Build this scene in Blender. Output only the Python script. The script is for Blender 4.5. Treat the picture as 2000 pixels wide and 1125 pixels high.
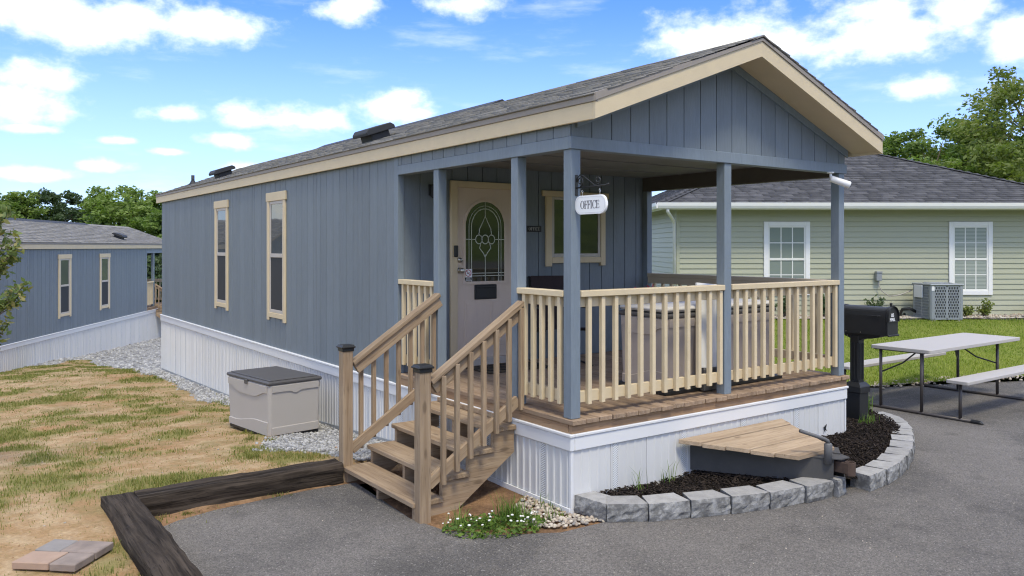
import bpy, bmesh, math, random
import numpy as np
from mathutils import Vector, Matrix, noise as mnoise
from mathutils.geometry import delaunay_2d_cdt

for o in list(bpy.data.objects):
    bpy.data.objects.remove(o)
random.seed(7)
RNG = np.random.default_rng(11)
SC = bpy.context.scene
COL = SC.collection
R_ = math.radians

# ------------------------------------------------------------------ camera
ANG = R_(54.26)
FW = Vector((math.cos(ANG), math.sin(ANG)))          # horizontal view direction
RT = Vector((math.sin(ANG), -math.cos(ANG)))         # to the right of it
CAM = Vector((-3.986, -4.761, 2.047))
cd = bpy.data.cameras.new('camera')
cd.sensor_width = 36.0
cd.lens = 36.0 * 1576.0 / 2000.0
cd.shift_y = -(562.5 - 482.0) / 2000.0
cd.clip_end = 2000.0
cam = bpy.data.objects.new('camera', cd)
COL.objects.link(cam)
cam.location = CAM
cam.rotation_euler = (R_(90), 0, ANG - R_(90))
SC.camera = cam
SC.render.resolution_x, SC.render.resolution_y = 1024, 576

# ------------------------------------------------------------------ sky, sun, exposure
SUN_DIR = Vector((-0.30, -0.95, 0)).normalized()     # horizontal direction towards the sun
SUN_EL = R_(60)
world = bpy.data.worlds.new('World')
SC.world = world
world.use_nodes = True
world.cycles.sampling_method = 'MANUAL'
world.cycles.sample_map_resolution = 512
SC.view_settings.view_transform = 'Standard'
SC.view_settings.look = 'None'
SC.view_settings.gamma = 1.0
SC.view_settings.use_curve_mapping = False
SC.view_settings.exposure = 1.42
SC.view_settings.use_white_balance = True            # camera set for the cool open-sky light
SC.view_settings.white_balance_temperature = 7300
SC.view_settings.white_balance_tint = 2
SC.cycles.max_bounces = 5
SC.cycles.diffuse_bounces = 3
SC.cycles.glossy_bounces = 3
SC.cycles.transmission_bounces = 2
SC.cycles.adaptive_threshold = 0.015
SC.cycles.filter_width = 1.15


class NT:
    """small helper for building node trees"""
    def __init__(s, tree):
        s.t = tree
        s.n = tree.nodes
        s.l = tree.links

    def node(s, typ, ins=None, **kw):
        n = s.n.new(typ)
        for k, v in kw.items():
            setattr(n, k, v)
        for k, v in (ins or {}).items():
            s.set(n.inputs[k], v)
        return n

    def set(s, sock, v):
        if isinstance(v, bpy.types.NodeSocket):
            s.l.new(v, sock)
        elif isinstance(v, bpy.types.Node):
            s.l.new(v.outputs[0], sock)
        else:
            sock.default_value = v

    def m(s, op, a, b=0.0, c=0.0, clamp=False):
        n = s.n.new('ShaderNodeMath')
        n.operation = op
        n.use_clamp = clamp
        s.set(n.inputs[0], a)
        s.set(n.inputs[1], b)
        s.set(n.inputs[2], c)
        return n.outputs[0]

    def mix(s, fac, a, b, blend='MIX'):
        n = s.n.new('ShaderNodeMix')
        n.data_type = 'RGBA'
        n.blend_type = blend
        s.set(n.inputs[0], fac)
        for i, v in ((6, a), (7, b)):
            if isinstance(v, tuple) and len(v) == 3:
                v = v + (1.0,)
            s.set(n.inputs[i], v)
        return n.outputs[2]

    def smooth(s, x, lo, hi):
        n = s.n.new('ShaderNodeMapRange')
        n.interpolation_type = 'SMOOTHSTEP'
        s.set(n.inputs[0], x)
        s.set(n.inputs[1], lo)
        s.set(n.inputs[2], hi)
        return n.outputs[0]


def build_world():
    w = NT(world.node_tree)
    w.n.clear()
    sky = w.node('ShaderNodeTexSky', sky_type='NISHITA')
    sky.sun_disc = False
    sky.sun_elevation = SUN_EL
    sky.sun_rotation = math.atan2(SUN_DIR.x, SUN_DIR.y)
    sky.altitude = 200
    sky.air_density = 1.0
    sky.dust_density = 0.6
    sky.ozone_density = 2.0
    tc = w.node('ShaderNodeTexCoord')
    d = tc.outputs['Generated']
    dr = w.node('ShaderNodeVectorMath', {0: d, 1: (RT.x, RT.y, 0)}, operation='DOT_PRODUCT').outputs['Value']
    df = w.node('ShaderNodeVectorMath', {0: d, 1: (FW.x, FW.y, 0)}, operation='DOT_PRODUCT').outputs['Value']
    sep = w.node('ShaderNodeSeparateXYZ', {0: d})
    u = w.m('ARCTAN2', dr, df)                       # bearing of the sky point
    el = w.m('ARCSINE', sep.outputs[2])              # its elevation
    vec = w.node('ShaderNodeCombineXYZ', {0: u, 1: w.m('MULTIPLY', el, 1.5), 2: 0.0}).outputs[0]
    nz = w.node('ShaderNodeTexNoise', {'Vector': vec, 'Scale': 13.0, 'Detail': 6.0, 'Roughness': 0.58}).outputs[0]
    nz2 = w.node('ShaderNodeTexNoise', {'Vector': vec, 'Scale': 3.2, 'Detail': 5.0, 'Roughness': 0.55}).outputs[0]
    nz3 = w.node('ShaderNodeTexNoise', {'Vector': w.node('ShaderNodeVectorMath', {0: vec, 1: (1.0, 3.0, 1.0)}, operation='MULTIPLY').outputs[0], 'Scale': 6.0, 'Detail': 7.0, 'Roughness': 0.6}).outputs[0]
    # cumulus seen in the picture: bearing, elevation, half width, half height (degrees)
    blobs = CLOUDS
    field = None
    for (b, e, rw, rh) in blobs:
        du = w.m('DIVIDE', w.m('SUBTRACT', u, R_(b)), R_(rw))
        dv = w.m('DIVIDE', w.m('SUBTRACT', el, R_(e)), R_(rh))
        # flat base: the lower half is squeezed
        dv = w.m('MULTIPLY', dv, w.m('ADD', 1.0, w.m('MULTIPLY', w.m('LESS_THAN', dv, 0.0), 0.2)))
        q = w.m('SUBTRACT', 1.0, w.m('SQRT', w.m('ADD', w.m('MULTIPLY', du, du), w.m('MULTIPLY', dv, dv))))
        field = q if field is None else w.m('SMOOTH_MAX', field, q, 0.12)
    field = w.m('MAXIMUM', field, -0.9)
    # unseen cumulus out of frame, thicker than those in view to whiten the light
    away = w.smooth(w.m('ABSOLUTE', u), 0.62, 0.8)
    high = w.smooth(el, 0.36, 0.5)
    rest = w.m('MULTIPLY', w.m('MAXIMUM', away, high), 1.0)
    gen = w.m('ADD', w.m('MULTIPLY', w.m('SUBTRACT', nz2, 0.40), 4.0), w.m('MULTIPLY', w.m('SUBTRACT', rest, 1.0), 3.0))
    field = w.m('MAXIMUM', field, gen)
    nz4 = w.node('ShaderNodeTexNoise', {'Vector': vec, 'Scale': 30.0, 'Detail': 5.0, 'Roughness': 0.6}).outputs[0]
    f = w.m('ADD', field, w.m('ADD', w.m('MULTIPLY', w.m('SUBTRACT', nz, 0.5), 3.0), w.m('MULTIPLY', w.m('SUBTRACT', nz4, 0.5), 1.2)))
    mask = w.m('MULTIPLY', w.smooth(f, -0.28, 0.95), 0.96)
    wisp = w.m('MULTIPLY', w.smooth(nz3, 0.50, 0.80), 0.34)
    mask = w.m('MAXIMUM', mask, wisp)
    mask = w.m('MULTIPLY', mask, w.smooth(el, -0.02, 0.02))
    core = w.smooth(f, 0.3, 1.2)
    shade = w.smooth(nz, 0.32, 0.72)
    ccol = w.mix(core, (4.9, 5.3, 6.0), w.mix(shade, (4.3, 4.4, 4.65), (6.2, 6.15, 6.1)))
    tint = w.mix(1.0, sky.outputs[0], SKY_TINT, blend='MULTIPLY')
    haze = w.smooth(el, 0.32, -0.02)
    tint = w.mix(w.m('MULTIPLY', haze, 0.55), tint, (3.9, 4.6, 5.6))
    col = w.mix(mask, tint, ccol)
    bg = w.node('ShaderNodeBackground', {'Color': col, 'Strength': 0.105})
    out = w.node('ShaderNodeOutputWorld')
    w.l.new(bg.outputs[0], out.inputs[0])


def pxdir(px, py):
    u = math.atan((px - 1000) / 1576)
    return math.degrees(u), math.degrees(math.atan((482 - py) / 1576 * math.cos(u)))


CLOUDS = []
for (px, py, hw, hh) in [(60, 30, 260, 62), (280, 40, 210, 55), (430, 55, 95, 42), (60, 150, 105, 34), (30, 205, 95, 55), (690, 15, 75, 44),
                         (930, 8, 95, 38), (335, 222, 58, 22), (480, 232, 62, 26), (600, 236, 100, 34), (760, 215, 90, 42), (440, 275, 62, 18),
                         (208, 324, 44, 15), (480, 328, 50, 14), (1400, 75, 130, 62), (1540, 85, 150, 55), (1720, 70, 180, 75), (1870, 20, 90, 45),
                         (1800, 165, 92, 30), (1990, 80, 70, 62), (60, 252, 60, 12), (235, 275, 40, 10), (330, 296, 45, 9), (60, 340, 70, 14)]:
    b_, e_ = pxdir(px, py)
    CLOUDS.append((b_, e_, math.degrees(math.atan(hw * 0.92 / 1576)), math.degrees(math.atan(hh * 0.86 / 1576))))
SKY_TINT = (0.31, 0.535, 1.27)
build_world()

sl = bpy.data.lights.new('sun', 'SUN')
sl.energy = 1.05
sl.angle = R_(12)
sl.color = (1.0, 0.92, 0.80)
sun = bpy.data.objects.new('sun', sl)
COL.objects.link(sun)
sv = Vector((SUN_DIR.x * math.cos(SUN_EL), SUN_DIR.y * math.cos(SUN_EL), math.sin(SUN_EL)))
sun.rotation_euler = (-sv).to_track_quat('-Z', 'Y').to_euler()
sun.location = (0, 0, 30)

# ------------------------------------------------------------------ materials
MATS = {}


def new_mat(name):
    m = bpy.data.materials.new(name)
    m.use_nodes = True
    nt = NT(m.node_tree)
    nt.n.clear()
    out = nt.node('ShaderNodeOutputMaterial')
    bs = nt.node('ShaderNodeBsdfPrincipled')
    nt.l.new(bs.outputs[0], out.inputs[0])
    MATS[name] = m
    return m, nt, bs


def obj_vec(nt, scale=(1, 1, 1)):
    """object coordinates shifted at random per object"""
    tc = nt.node('ShaderNodeTexCoord')
    oi = nt.node('ShaderNodeObjectInfo')
    off = nt.node('ShaderNodeVectorMath', {0: (37.0, 51.0, 23.0)}, operation='SCALE')
    nt.l.new(oi.outputs['Random'], off.inputs['Scale'])
    v = nt.node('ShaderNodeVectorMath', {0: tc.outputs['Object'], 1: scale}, operation='MULTIPLY').outputs[0]
    return nt.node('ShaderNodeVectorMath', {0: v, 1: off.outputs[0]}, operation='ADD').outputs[0], oi.outputs['Random']


def flat(name, col, rough=0.6, var=0.08, nscale=6.0, bump=0.0, bscale=60.0, spec=0.4, metal=0.0, ovar=0.05, stretch=(1, 1, 1), dirt=0.0):
    """painted, plastic or metal surface: colour, slight mottling, fine relief"""
    m, nt, bs = new_mat(name)
    v, rnd = obj_vec(nt, stretch)
    n1 = nt.node('ShaderNodeTexNoise', {'Vector': v, 'Scale': nscale, 'Detail': 5.0, 'Roughness': 0.6}).outputs[0]
    k = nt.m('ADD', 1.0 - var / 2 - ovar / 2, nt.m('ADD', nt.m('MULTIPLY', nt.m('SUBTRACT', n1, 0.5), var * 2.2), nt.m('MULTIPLY', rnd, ovar)))
    kc = nt.node('ShaderNodeCombineXYZ', {0: k, 1: k, 2: k}).outputs[0]
    c = nt.mix(1.0, tuple(col), kc, blend='MULTIPLY')
    if dirt:
        n2 = nt.node('ShaderNodeTexNoise', {'Vector': v, 'Scale': nscale * 0.5, 'Detail': 8.0, 'Roughness': 0.7}).outputs[0]
        c = nt.mix(nt.m('MULTIPLY', nt.smooth(n2, 0.5, 0.75), dirt), c, (0.22, 0.18, 0.13))
    nt.set(bs.inputs['Base Color'], c)
    nt.set(bs.inputs['Roughness'], nt.m('ADD', rough - 0.06, nt.m('MULTIPLY', n1, 0.12)))
    bs.inputs['Metallic'].default_value = metal
    bs.inputs['Specular IOR Level'].default_value = spec
    if bump:
        n3 = nt.node('ShaderNodeTexNoise', {'Vector': v, 'Scale': bscale, 'Detail': 4.0}).outputs[0]
        bp = nt.node('ShaderNodeBump', {'Strength': bump, 'Distance': 0.004, 'Height': n3})
        nt.l.new(bp.outputs[0], bs.inputs['Normal'])
    return m


def wood(name, c1, c2, axis='x', rough=0.75, dark=(0.09, 0.06, 0.04), ovar=0.25, scale=1.0, knots=True, rel=0.5, relief=0.55):
    m, nt, bs = new_mat(name)
    s = [22.0 * scale] * 3
    s['xyz'.index(axis)] = 1.3 * scale
    v, rnd = obj_vec(nt, tuple(s))
    n1 = nt.node('ShaderNodeTexNoise', {'Vector': v, 'Scale': 1.0, 'Detail': 6.0, 'Roughness': 0.6, 'Distortion': 0.6}).outputs[0]
    n2 = nt.node('ShaderNodeTexNoise', {'Vector': v, 'Scale': 4.5, 'Detail': 3.0}).outputs[0]
    tc = nt.node('ShaderNodeTexCoord')
    s2 = [4.0] * 3
    s2['xyz'.index(axis)] = 1.5
    v2, _ = obj_vec(nt, tuple(s2))
    n3 = nt.node('ShaderNodeTexNoise', {'Vector': v2, 'Scale': 1.2, 'Detail': 4.0}).outputs[0]
    c = nt.mix(nt.smooth(n1, 0.3, 0.7), tuple(c1), tuple(c2))
    c = nt.mix(nt.m('MULTIPLY', nt.smooth(n2, 0.55, 0.75), relief), c, tuple(dark))
    if knots:
        s3 = [7.0] * 3
        s3['xyz'.index(axis)] = 2.4
        v3, _ = obj_vec(nt, tuple(s3))
        vo = nt.node('ShaderNodeTexVoronoi', {'Vector': v3, 'Scale': 1.0, 'Randomness': 1.0}).outputs['Distance']
        c = nt.mix(nt.m('MULTIPLY', nt.smooth(vo, 0.16, 0.06), 0.55), c, tuple(dark))
    k = nt.m('ADD', 1.0 - ovar / 2, nt.m('ADD', nt.m('MULTIPLY', rnd, ovar), nt.m('MULTIPLY', nt.m('SUBTRACT', n3, 0.5), 0.45)))
    kc = nt.node('ShaderNodeCombineXYZ', {0: k, 1: k, 2: k}).outputs[0]
    nt.set(bs.inputs['Base Color'], nt.mix(1.0, c, kc, blend='MULTIPLY'))
    bs.inputs['Roughness'].default_value = rough
    bs.inputs['Specular IOR Level'].default_value = 0.25
    bp = nt.node('ShaderNodeBump', {'Strength': rel, 'Distance': 0.004 if rel < 0.9 else 0.012, 'Height': n1})
    nt.l.new(bp.outputs[0], bs.inputs['Normal'])
    return m


def siding_paint(name, col, var=0.10):
    """painted pressed-wood siding: fine vertical grain, slight weathering"""
    m, nt, bs = new_mat(name)
    v, rnd = obj_vec(nt, (34.0, 34.0, 5.0))
    n1 = nt.node('ShaderNodeTexNoise', {'Vector': v, 'Scale': 1.0, 'Detail': 5.0, 'Roughness': 0.65, 'Distortion': 1.2}).outputs[0]
    v2, _ = obj_vec(nt, (3.0, 3.0, 1.1))
    n2 = nt.node('ShaderNodeTexNoise', {'Vector': v2, 'Scale': 1.0, 'Detail': 5.0, 'Roughness': 0.65}).outputs[0]
    k = nt.m('ADD', 0.92, nt.m('ADD', nt.m('MULTIPLY', nt.m('SUBTRACT', n1, 0.5), 0.36), nt.m('ADD', nt.m('MULTIPLY', nt.m('SUBTRACT', n2, 0.5), var * 2.4), nt.m('MULTIPLY', rnd, 0.11))))
    kc = nt.node('ShaderNodeCombineXYZ', {0: k, 1: k, 2: k}).outputs[0]
    nt.set(bs.inputs['Base Color'], nt.mix(1.0, tuple(col), kc, blend='MULTIPLY'))
    bs.inputs['Roughness'].default_value = 0.62
    bs.inputs['Specular IOR Level'].default_value = 0.35
    bp = nt.node('ShaderNodeBump', {'Strength': 0.45, 'Distance': 0.003, 'Height': n1})
    nt.l.new(bp.outputs[0], bs.inputs['Normal'])
    return m


def toned(name, cols, rough=0.85, bump=0.4, bscale=40.0, fine=0.35, spec=0.2, translucent=0.0):
    """many small pieces: colour by the per-piece 'tone' attribute plus the object's own random"""
    m, nt, bs = new_mat(name)
    at = nt.node('ShaderNodeAttribute', attribute_name='tone')
    oi = nt.node('ShaderNodeObjectInfo')
    t = nt.m('FRACT', nt.m('ADD', at.outputs['Fac'], nt.m('MULTIPLY', oi.outputs['Random'], 0.999)))
    cr = nt.node('ShaderNodeValToRGB')
    cr.color_ramp.interpolation = 'LINEAR'
    e = cr.color_ramp.elements
    while len(e) < len(cols):
        e.new(0.5)
    for i, c in enumerate(cols):
        e[i].position = i / (len(cols) - 1)
        e[i].color = tuple(c) + (1,)
    nt.l.new(t, cr.inputs[0])
    tc = nt.node('ShaderNodeTexCoord')
    n1 = nt.node('ShaderNodeTexNoise', {'Vector': tc.outputs['Object'], 'Scale': bscale, 'Detail': 4.0}).outputs[0]
    k = nt.m('ADD', 1.0 - fine / 2, nt.m('MULTIPLY', n1, fine))
    kc = nt.node('ShaderNodeCombineXYZ', {0: k, 1: k, 2: k}).outputs[0]
    c = nt.mix(1.0, cr.outputs[0], kc, blend='MULTIPLY')
    nt.set(bs.inputs['Base Color'], c)
    bs.inputs['Roughness'].default_value = rough
    bs.inputs['Specular IOR Level'].default_value = spec
    if bump:
        bp = nt.node('ShaderNodeBump', {'Strength': bump, 'Distance': 0.005, 'Height': n1})
        nt.l.new(bp.outputs[0], bs.inputs['Normal'])
    if translucent:
        tr = nt.node('ShaderNodeBsdfTranslucent')
        nt.set(tr.inputs[0], nt.mix(1.0, c, (1.3, 1.5, 0.7), blend='MULTIPLY'))
        mx = nt.node('ShaderNodeMixShader', {0: translucent})
        nt.l.new(bs.outputs[0], mx.inputs[1])
        nt.l.new(tr.outputs[0], mx.inputs[2])
        out = [n for n in nt.n if n.type == 'OUTPUT_MATERIAL'][0]
        nt.l.new(mx.outputs[0], out.inputs[0])
    return m


def glassy(name, col, rough=0.02, ior=1.8):
    m, nt, bs = new_mat(name)
    bs.inputs['Base Color'].default_value = tuple(col) + (1,)
    bs.inputs['Roughness'].default_value = rough
    bs.inputs['IOR'].default_value = ior
    tc = nt.node('ShaderNodeTexCoord')
    n1 = nt.node('ShaderNodeTexNoise', {'Vector': tc.outputs['Object'], 'Scale': 2.2, 'Detail': 1.0}).outputs[0]
    bp = nt.node('ShaderNodeBump', {'Strength': 0.06, 'Distance': 0.02, 'Height': n1})
    nt.l.new(bp.outputs[0], bs.inputs['Normal'])
    return m


def asphalt_mat(name):
    m, nt, bs = new_mat(name)
    tc = nt.node('ShaderNodeTexCoord')
    p = tc.outputs['Object']
    vo = nt.node('ShaderNodeTexVoronoi', {'Vector': p, 'Scale': 120.0, 'Randomness': 1.0})
    n1 = nt.node('ShaderNodeTexNoise', {'Vector': p, 'Scale': 160.0, 'Detail': 3.0}).outputs[0]
    n2 = nt.node('ShaderNodeTexNoise', {'Vector': p, 'Scale': 1.1, 'Detail': 6.0, 'Roughness': 0.65}).outputs[0]
    n3 = nt.node('ShaderNodeTexNoise', {'Vector': p, 'Scale': 7.0, 'Detail': 5.0, 'Roughness': 0.7}).outputs[0]
    sepc = nt.node('ShaderNodeSeparateColor', {0: vo.outputs['Color']})
    base = nt.mix(nt.smooth(n2, 0.32, 0.68), (0.083, 0.079, 0.076), (0.142, 0.133, 0.126))
    base = nt.mix(nt.m('MULTIPLY', nt.smooth(n3, 0.5, 0.75), 0.5), base, (0.155, 0.140, 0.124))
    n6 = nt.node('ShaderNodeTexNoise', {'Vector': p, 'Scale': 0.33, 'Detail': 4.0, 'Roughness': 0.55}).outputs[0]
    base = nt.mix(nt.m('MULTIPLY', nt.smooth(n6, 0.48, 0.64), 0.55), base, (0.185, 0.172, 0.160))
    n7 = nt.node('ShaderNodeTexNoise', {'Vector': p, 'Scale': 2.1, 'Detail': 3.0, 'Roughness': 0.5}).outputs[0]
    base = nt.mix(nt.m('MULTIPLY', nt.smooth(n7, 0.60, 0.70), 0.35), base, (0.055, 0.052, 0.050))
    agg = nt.mix(sepc.outputs[0], (0.58, 0.58, 0.59), (1.42, 1.39, 1.35))
    base = nt.mix(0.85, base, nt.mix(1.0, base, agg, blend='MULTIPLY'))
    spots = nt.smooth(sepc.outputs[1], 0.965, 0.985)
    base = nt.mix(nt.m('MULTIPLY', spots, 0.5), base, (0.38, 0.36, 0.33))
    nt.set(bs.inputs['Base Color'], base)
    bs.inputs['Roughness'].default_value = 0.88
    bs.inputs['Specular IOR Level'].default_value = 0.3
    h = nt.m('ADD', nt.m('MULTIPLY', vo.outputs['Distance'], -1.0), nt.m('MULTIPLY', n1, 0.5))
    bp = nt.node('ShaderNodeBump', {'Strength': 0.55, 'Distance': 0.006, 'Height': h})
    nt.l.new(bp.outputs[0], bs.inputs['Normal'])
    return m


def yard_mat(name):
    """bare soil: tan sand, orange clay, gravel and thin grass by vertex attributes"""
    m, nt, bs = new_mat(name)
    tc = nt.node('ShaderNodeTexCoord')
    p = tc.outputs['Object']
    n1 = nt.node('ShaderNodeTexNoise', {'Vector': p, 'Scale': 3.5, 'Detail': 8.0, 'Roughness': 0.72}).outputs[0]
    n2 = nt.node('ShaderNodeTexNoise', {'Vector': p, 'Scale': 45.0, 'Detail': 5.0, 'Roughness': 0.7}).outputs[0]
    n3 = nt.node('ShaderNodeTexNoise', {'Vector': p, 'Scale': 0.55, 'Detail': 6.0, 'Roughness': 0.6}).outputs[0]
    vo = nt.node('ShaderNodeTexVoronoi', {'Vector': p, 'Scale': 38.0})
    g = nt.node('ShaderNodeAttribute', attribute_name='grass').outputs['Fac']
    gr = nt.node('ShaderNodeAttribute', attribute_name='gravel').outputs['Fac']
    c = nt.mix(nt.smooth(n1, 0.38, 0.66), (0.345, 0.22, 0.115), (0.47, 0.345, 0.215))
    c = nt.mix(nt.m('MULTIPLY', nt.smooth(n3, 0.52, 0.68), 0.8), c, (0.36, 0.185, 0.09))
    straw = nt.smooth(nt.node('ShaderNodeTexNoise', {'Vector': p, 'Scale': 1.6, 'Detail': 9.0, 'Roughness': 0.75}).outputs[0], 0.46, 0.62)
    c = nt.mix(nt.m('MULTIPLY', straw, 0.6), c, (0.21, 0.175, 0.075))
    br = nt.node('ShaderNodeAttribute', attribute_name='brown').outputs['Fac']
    c = nt.mix(nt.m('MULTIPLY', br, 0.9), c, nt.mix(nt.smooth(n1, 0.4, 0.6), (0.13, 0.075, 0.045), (0.27, 0.155, 0.085)))
    c = nt.mix(nt.m('MULTIPLY', nt.smooth(nt.m('ADD', g, nt.m('MULTIPLY', nt.m('SUBTRACT', n1, 0.5), 0.9)), 0.35, 0.8), 0.85), c, (0.20, 0.19, 0.06))
    sepc = nt.node('ShaderNodeSeparateColor', {0: vo.outputs['Color']})
    gc = nt.mix(sepc.outputs[0], (0.17, 0.17, 0.17), (0.42, 0.415, 0.41))
    c = nt.mix(nt.smooth(nt.m('ADD', gr, nt.m('MULTIPLY', nt.m('SUBTRACT', n1, 0.5), 0.7)), 0.35, 0.6), c, gc)
    k = nt.m('ADD', 0.5, nt.m('MULTIPLY', n2, 1.0))
    kc = nt.node('ShaderNodeCombineXYZ', {0: k, 1: k, 2: k}).outputs[0]
    nt.set(bs.inputs['Base Color'], nt.mix(1.0, c, kc, blend='MULTIPLY'))
    bs.inputs['Roughness'].default_value = 0.95
    bs.inputs['Specular IOR Level'].default_value = 0.15
    bp = nt.node('ShaderNodeBump', {'Strength': 0.7, 'Distance': 0.015, 'Height': nt.m('ADD', n2, nt.m('MULTIPLY', n1, 1.5))})
    nt.l.new(bp.outputs[0], bs.inputs['Normal'])
    return m


def ground_mat(name, c1, c2, c3, s=1.0):
    m, nt, bs = new_mat(name)
    tc = nt.node('ShaderNodeTexCoord')
    p = tc.outputs['Object']
    n1 = nt.node('ShaderNodeTexNoise', {'Vector': p, 'Scale': 1.4 * s, 'Detail': 8.0, 'Roughness': 0.7}).outputs[0]
    n2 = nt.node('ShaderNodeTexNoise', {'Vector': p, 'Scale': 38.0 * s, 'Detail': 4.0, 'Roughness': 0.7}).outputs[0]
    c = nt.mix(nt.smooth(n1, 0.35, 0.65), tuple(c1), tuple(c2))
    c = nt.mix(nt.smooth(n2, 0.42, 0.72), c, tuple(c3))
    n5 = nt.node('ShaderNodeTexNoise', {'Vector': p, 'Scale': 0.09 * s, 'Detail': 6.0, 'Roughness': 0.65}).outputs[0]
    c = nt.mix(nt.m('MULTIPLY', nt.smooth(n5, 0.45, 0.6), 0.55 if s < 1 else 0.15), c, (0.035, 0.055, 0.018))
    nt.set(bs.inputs['Base Color'], c)
    bs.inputs['Roughness'].default_value = 0.95
    bs.inputs['Specular IOR Level'].default_value = 0.1
    bp = nt.node('ShaderNodeBump', {'Strength': 0.8, 'Distance': 0.03, 'Height': n2})
    nt.l.new(bp.outputs[0], bs.inputs['Normal'])
    return m


def block_mat(name, rough_face):
    m, nt, bs = new_mat(name)
    v, rnd = obj_vec(nt)
    n1 = nt.node('ShaderNodeTexNoise', {'Vector': v, 'Scale': 12.0, 'Detail': 6.0, 'Roughness': 0.7}).outputs[0]
    n2 = nt.node('ShaderNodeTexNoise', {'Vector': v, 'Scale': 120.0, 'Detail': 3.0}).outputs[0]
    if rough_face:
        c = nt.mix(nt.smooth(n1, 0.38, 0.66), (0.145, 0.143, 0.141), (0.33, 0.328, 0.325))
    else:
        c = nt.mix(nt.smooth(n1, 0.3, 0.7), (0.285, 0.28, 0.275), (0.375, 0.367, 0.36))
    c = nt.mix(nt.m('MULTIPLY', nt.smooth(n2, 0.5, 0.75), 0.3), c, (0.12, 0.12, 0.12))
    k = nt.m('ADD', 0.88, nt.m('MULTIPLY', rnd, 0.22))
    kc = nt.node('ShaderNodeCombineXYZ', {0: k, 1: k, 2: k}).outputs[0]
    nt.set(bs.inputs['Base Color'], nt.mix(1.0, c, kc, blend='MULTIPLY'))
    bs.inputs['Roughness'].default_value = 0.9
    bs.inputs['Specular IOR Level'].default_value = 0.2
    bp = nt.node('ShaderNodeBump', {'Strength': 0.8 if rough_face else 0.3, 'Distance': 0.008, 'Height': nt.m('ADD', n1, nt.m('MULTIPLY', n2, 0.4))})
    nt.l.new(bp.outputs[0], bs.inputs['Normal'])
    return m


def vent_mat(name):
    """perforated vinyl: rows of small slanted holes"""
    m, nt, bs = new_mat(name)
    tc = nt.node('ShaderNodeTexCoord')
    sp = nt.node('ShaderNodeSeparateXYZ', {0: tc.outputs['Object']})
    a = nt.m('FRACT', nt.m('MULTIPLY', nt.m('ADD', sp.outputs[2], nt.m('MULTIPLY', sp.outputs[1], 0.6)), 55.0))
    b = nt.m('FRACT', nt.m('MULTIPLY', sp.outputs[1], 75.0))
    hole = nt.m('MULTIPLY', nt.m('LESS_THAN', a, 0.45), nt.m('LESS_THAN', b, 0.7))
    nt.set(bs.inputs['Base Color'], nt.mix(hole, (0.72, 0.74, 0.76), (0.30, 0.30, 0.30)))
    bs.inputs['Roughness'].default_value = 0.5
    return m


siding_paint('blue_siding', (0.174, 0.206, 0.236))
siding_paint('blue_trim', (0.200, 0.243, 0.287), 0.16)
flat('cream_trim', (0.66, 0.545, 0.37), 0.6, 0.10, 5.0, 0.25, 90.0, dirt=0.06)
flat('cream_rail', (0.70, 0.575, 0.385), 0.6, 0.14, 7.0, 0.25, 70.0, ovar=0.10, dirt=0.10)
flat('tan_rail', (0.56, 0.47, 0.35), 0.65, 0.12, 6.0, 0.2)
flat('drip_trim', (0.30, 0.265, 0.235), 0.6, 0.10)
flat('white_vinyl', (0.64, 0.64, 0.64), 0.42, 0.05, 3.0, ovar=0.05, dirt=0.07, stretch=(3, 3, 0.6))
flat('white_band', (0.72, 0.725, 0.74), 0.4, 0.04, 3.0, ovar=0.02, dirt=0.05)
vent_mat('vent_vinyl')
flat('porch_ceiling', (0.225, 0.225, 0.225), 0.8, 0.25, 3.0, 0.2)
flat('shaded_beam', (0.11, 0.10, 0.095), 0.8, 0.2, 4.0, 0.2)  # shade on the inner right porch beam, put into its colour
wood('deck_wood', (0.25, 0.17, 0.112), (0.37, 0.27, 0.19), 'y', ovar=0.35)
wood('deck_rim', (0.27, 0.165, 0.095), (0.36, 0.24, 0.15), 'x', ovar=0.2)
wood('stair_wood', (0.265, 0.185, 0.118), (0.385, 0.29, 0.20), 'x', ovar=0.22)
wood('cover_wood', (0.33, 0.24, 0.16), (0.45, 0.345, 0.245), 'x', ovar=0.16)
wood('old_timber', (0.013, 0.009, 0.006), (0.066, 0.051, 0.040), 'x', dark=(0.006, 0.004, 0.003), ovar=0.1, scale=1.1, rough=0.95, knots=True, rel=1.0, relief=1.0)
wood('bark', (0.10, 0.08, 0.06), (0.17, 0.14, 0.11), 'z', dark=(0.04, 0.03, 0.025), knots=False, rough=0.95)
flat('black_plastic', (0.014, 0.015, 0.017), 0.42, 0.15, spec=0.5)
flat('black_metal', (0.020, 0.021, 0.023), 0.38, 0.15, 8.0, 0.05, spec=0.5)
flat('vent_black', (0.030, 0.032, 0.036), 0.6, 0.2)
flat('taupe_door', (0.66, 0.545, 0.455), 0.55, 0.05, 5.0, 0.12, 40.0, stretch=(8, 8, 1))
flat('steel', (0.55, 0.54, 0.52), 0.3, 0.1, metal=1.0)
flat('leading', (0.50, 0.51, 0.48), 0.35, 0.1, metal=0.6)
glassy('dark_glass', (0.012, 0.014, 0.014), 0.02, 1.75)
glassy('door_glass', (0.012, 0.016, 0.012), 0.03, 1.75)
glassy('shaded_glass', (0.075, 0.085, 0.090), 0.03, 1.7)
glassy('blind_glass', (0.22, 0.26, 0.24), 0.06, 1.5)
flat('screen_mesh', (0.032, 0.034, 0.038), 0.7, 0.1)
flat('window_vinyl', (0.50, 0.46, 0.42), 0.5, 0.05)
flat('white_paint', (0.80, 0.80, 0.80), 0.4, 0.03, 4.0)
flat('sign_white', (0.86, 0.87, 0.89), 0.35, 0.02, 4.0, spec=0.5)
flat('ink_black', (0.015, 0.015, 0.018), 0.5, 0.05)
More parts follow.
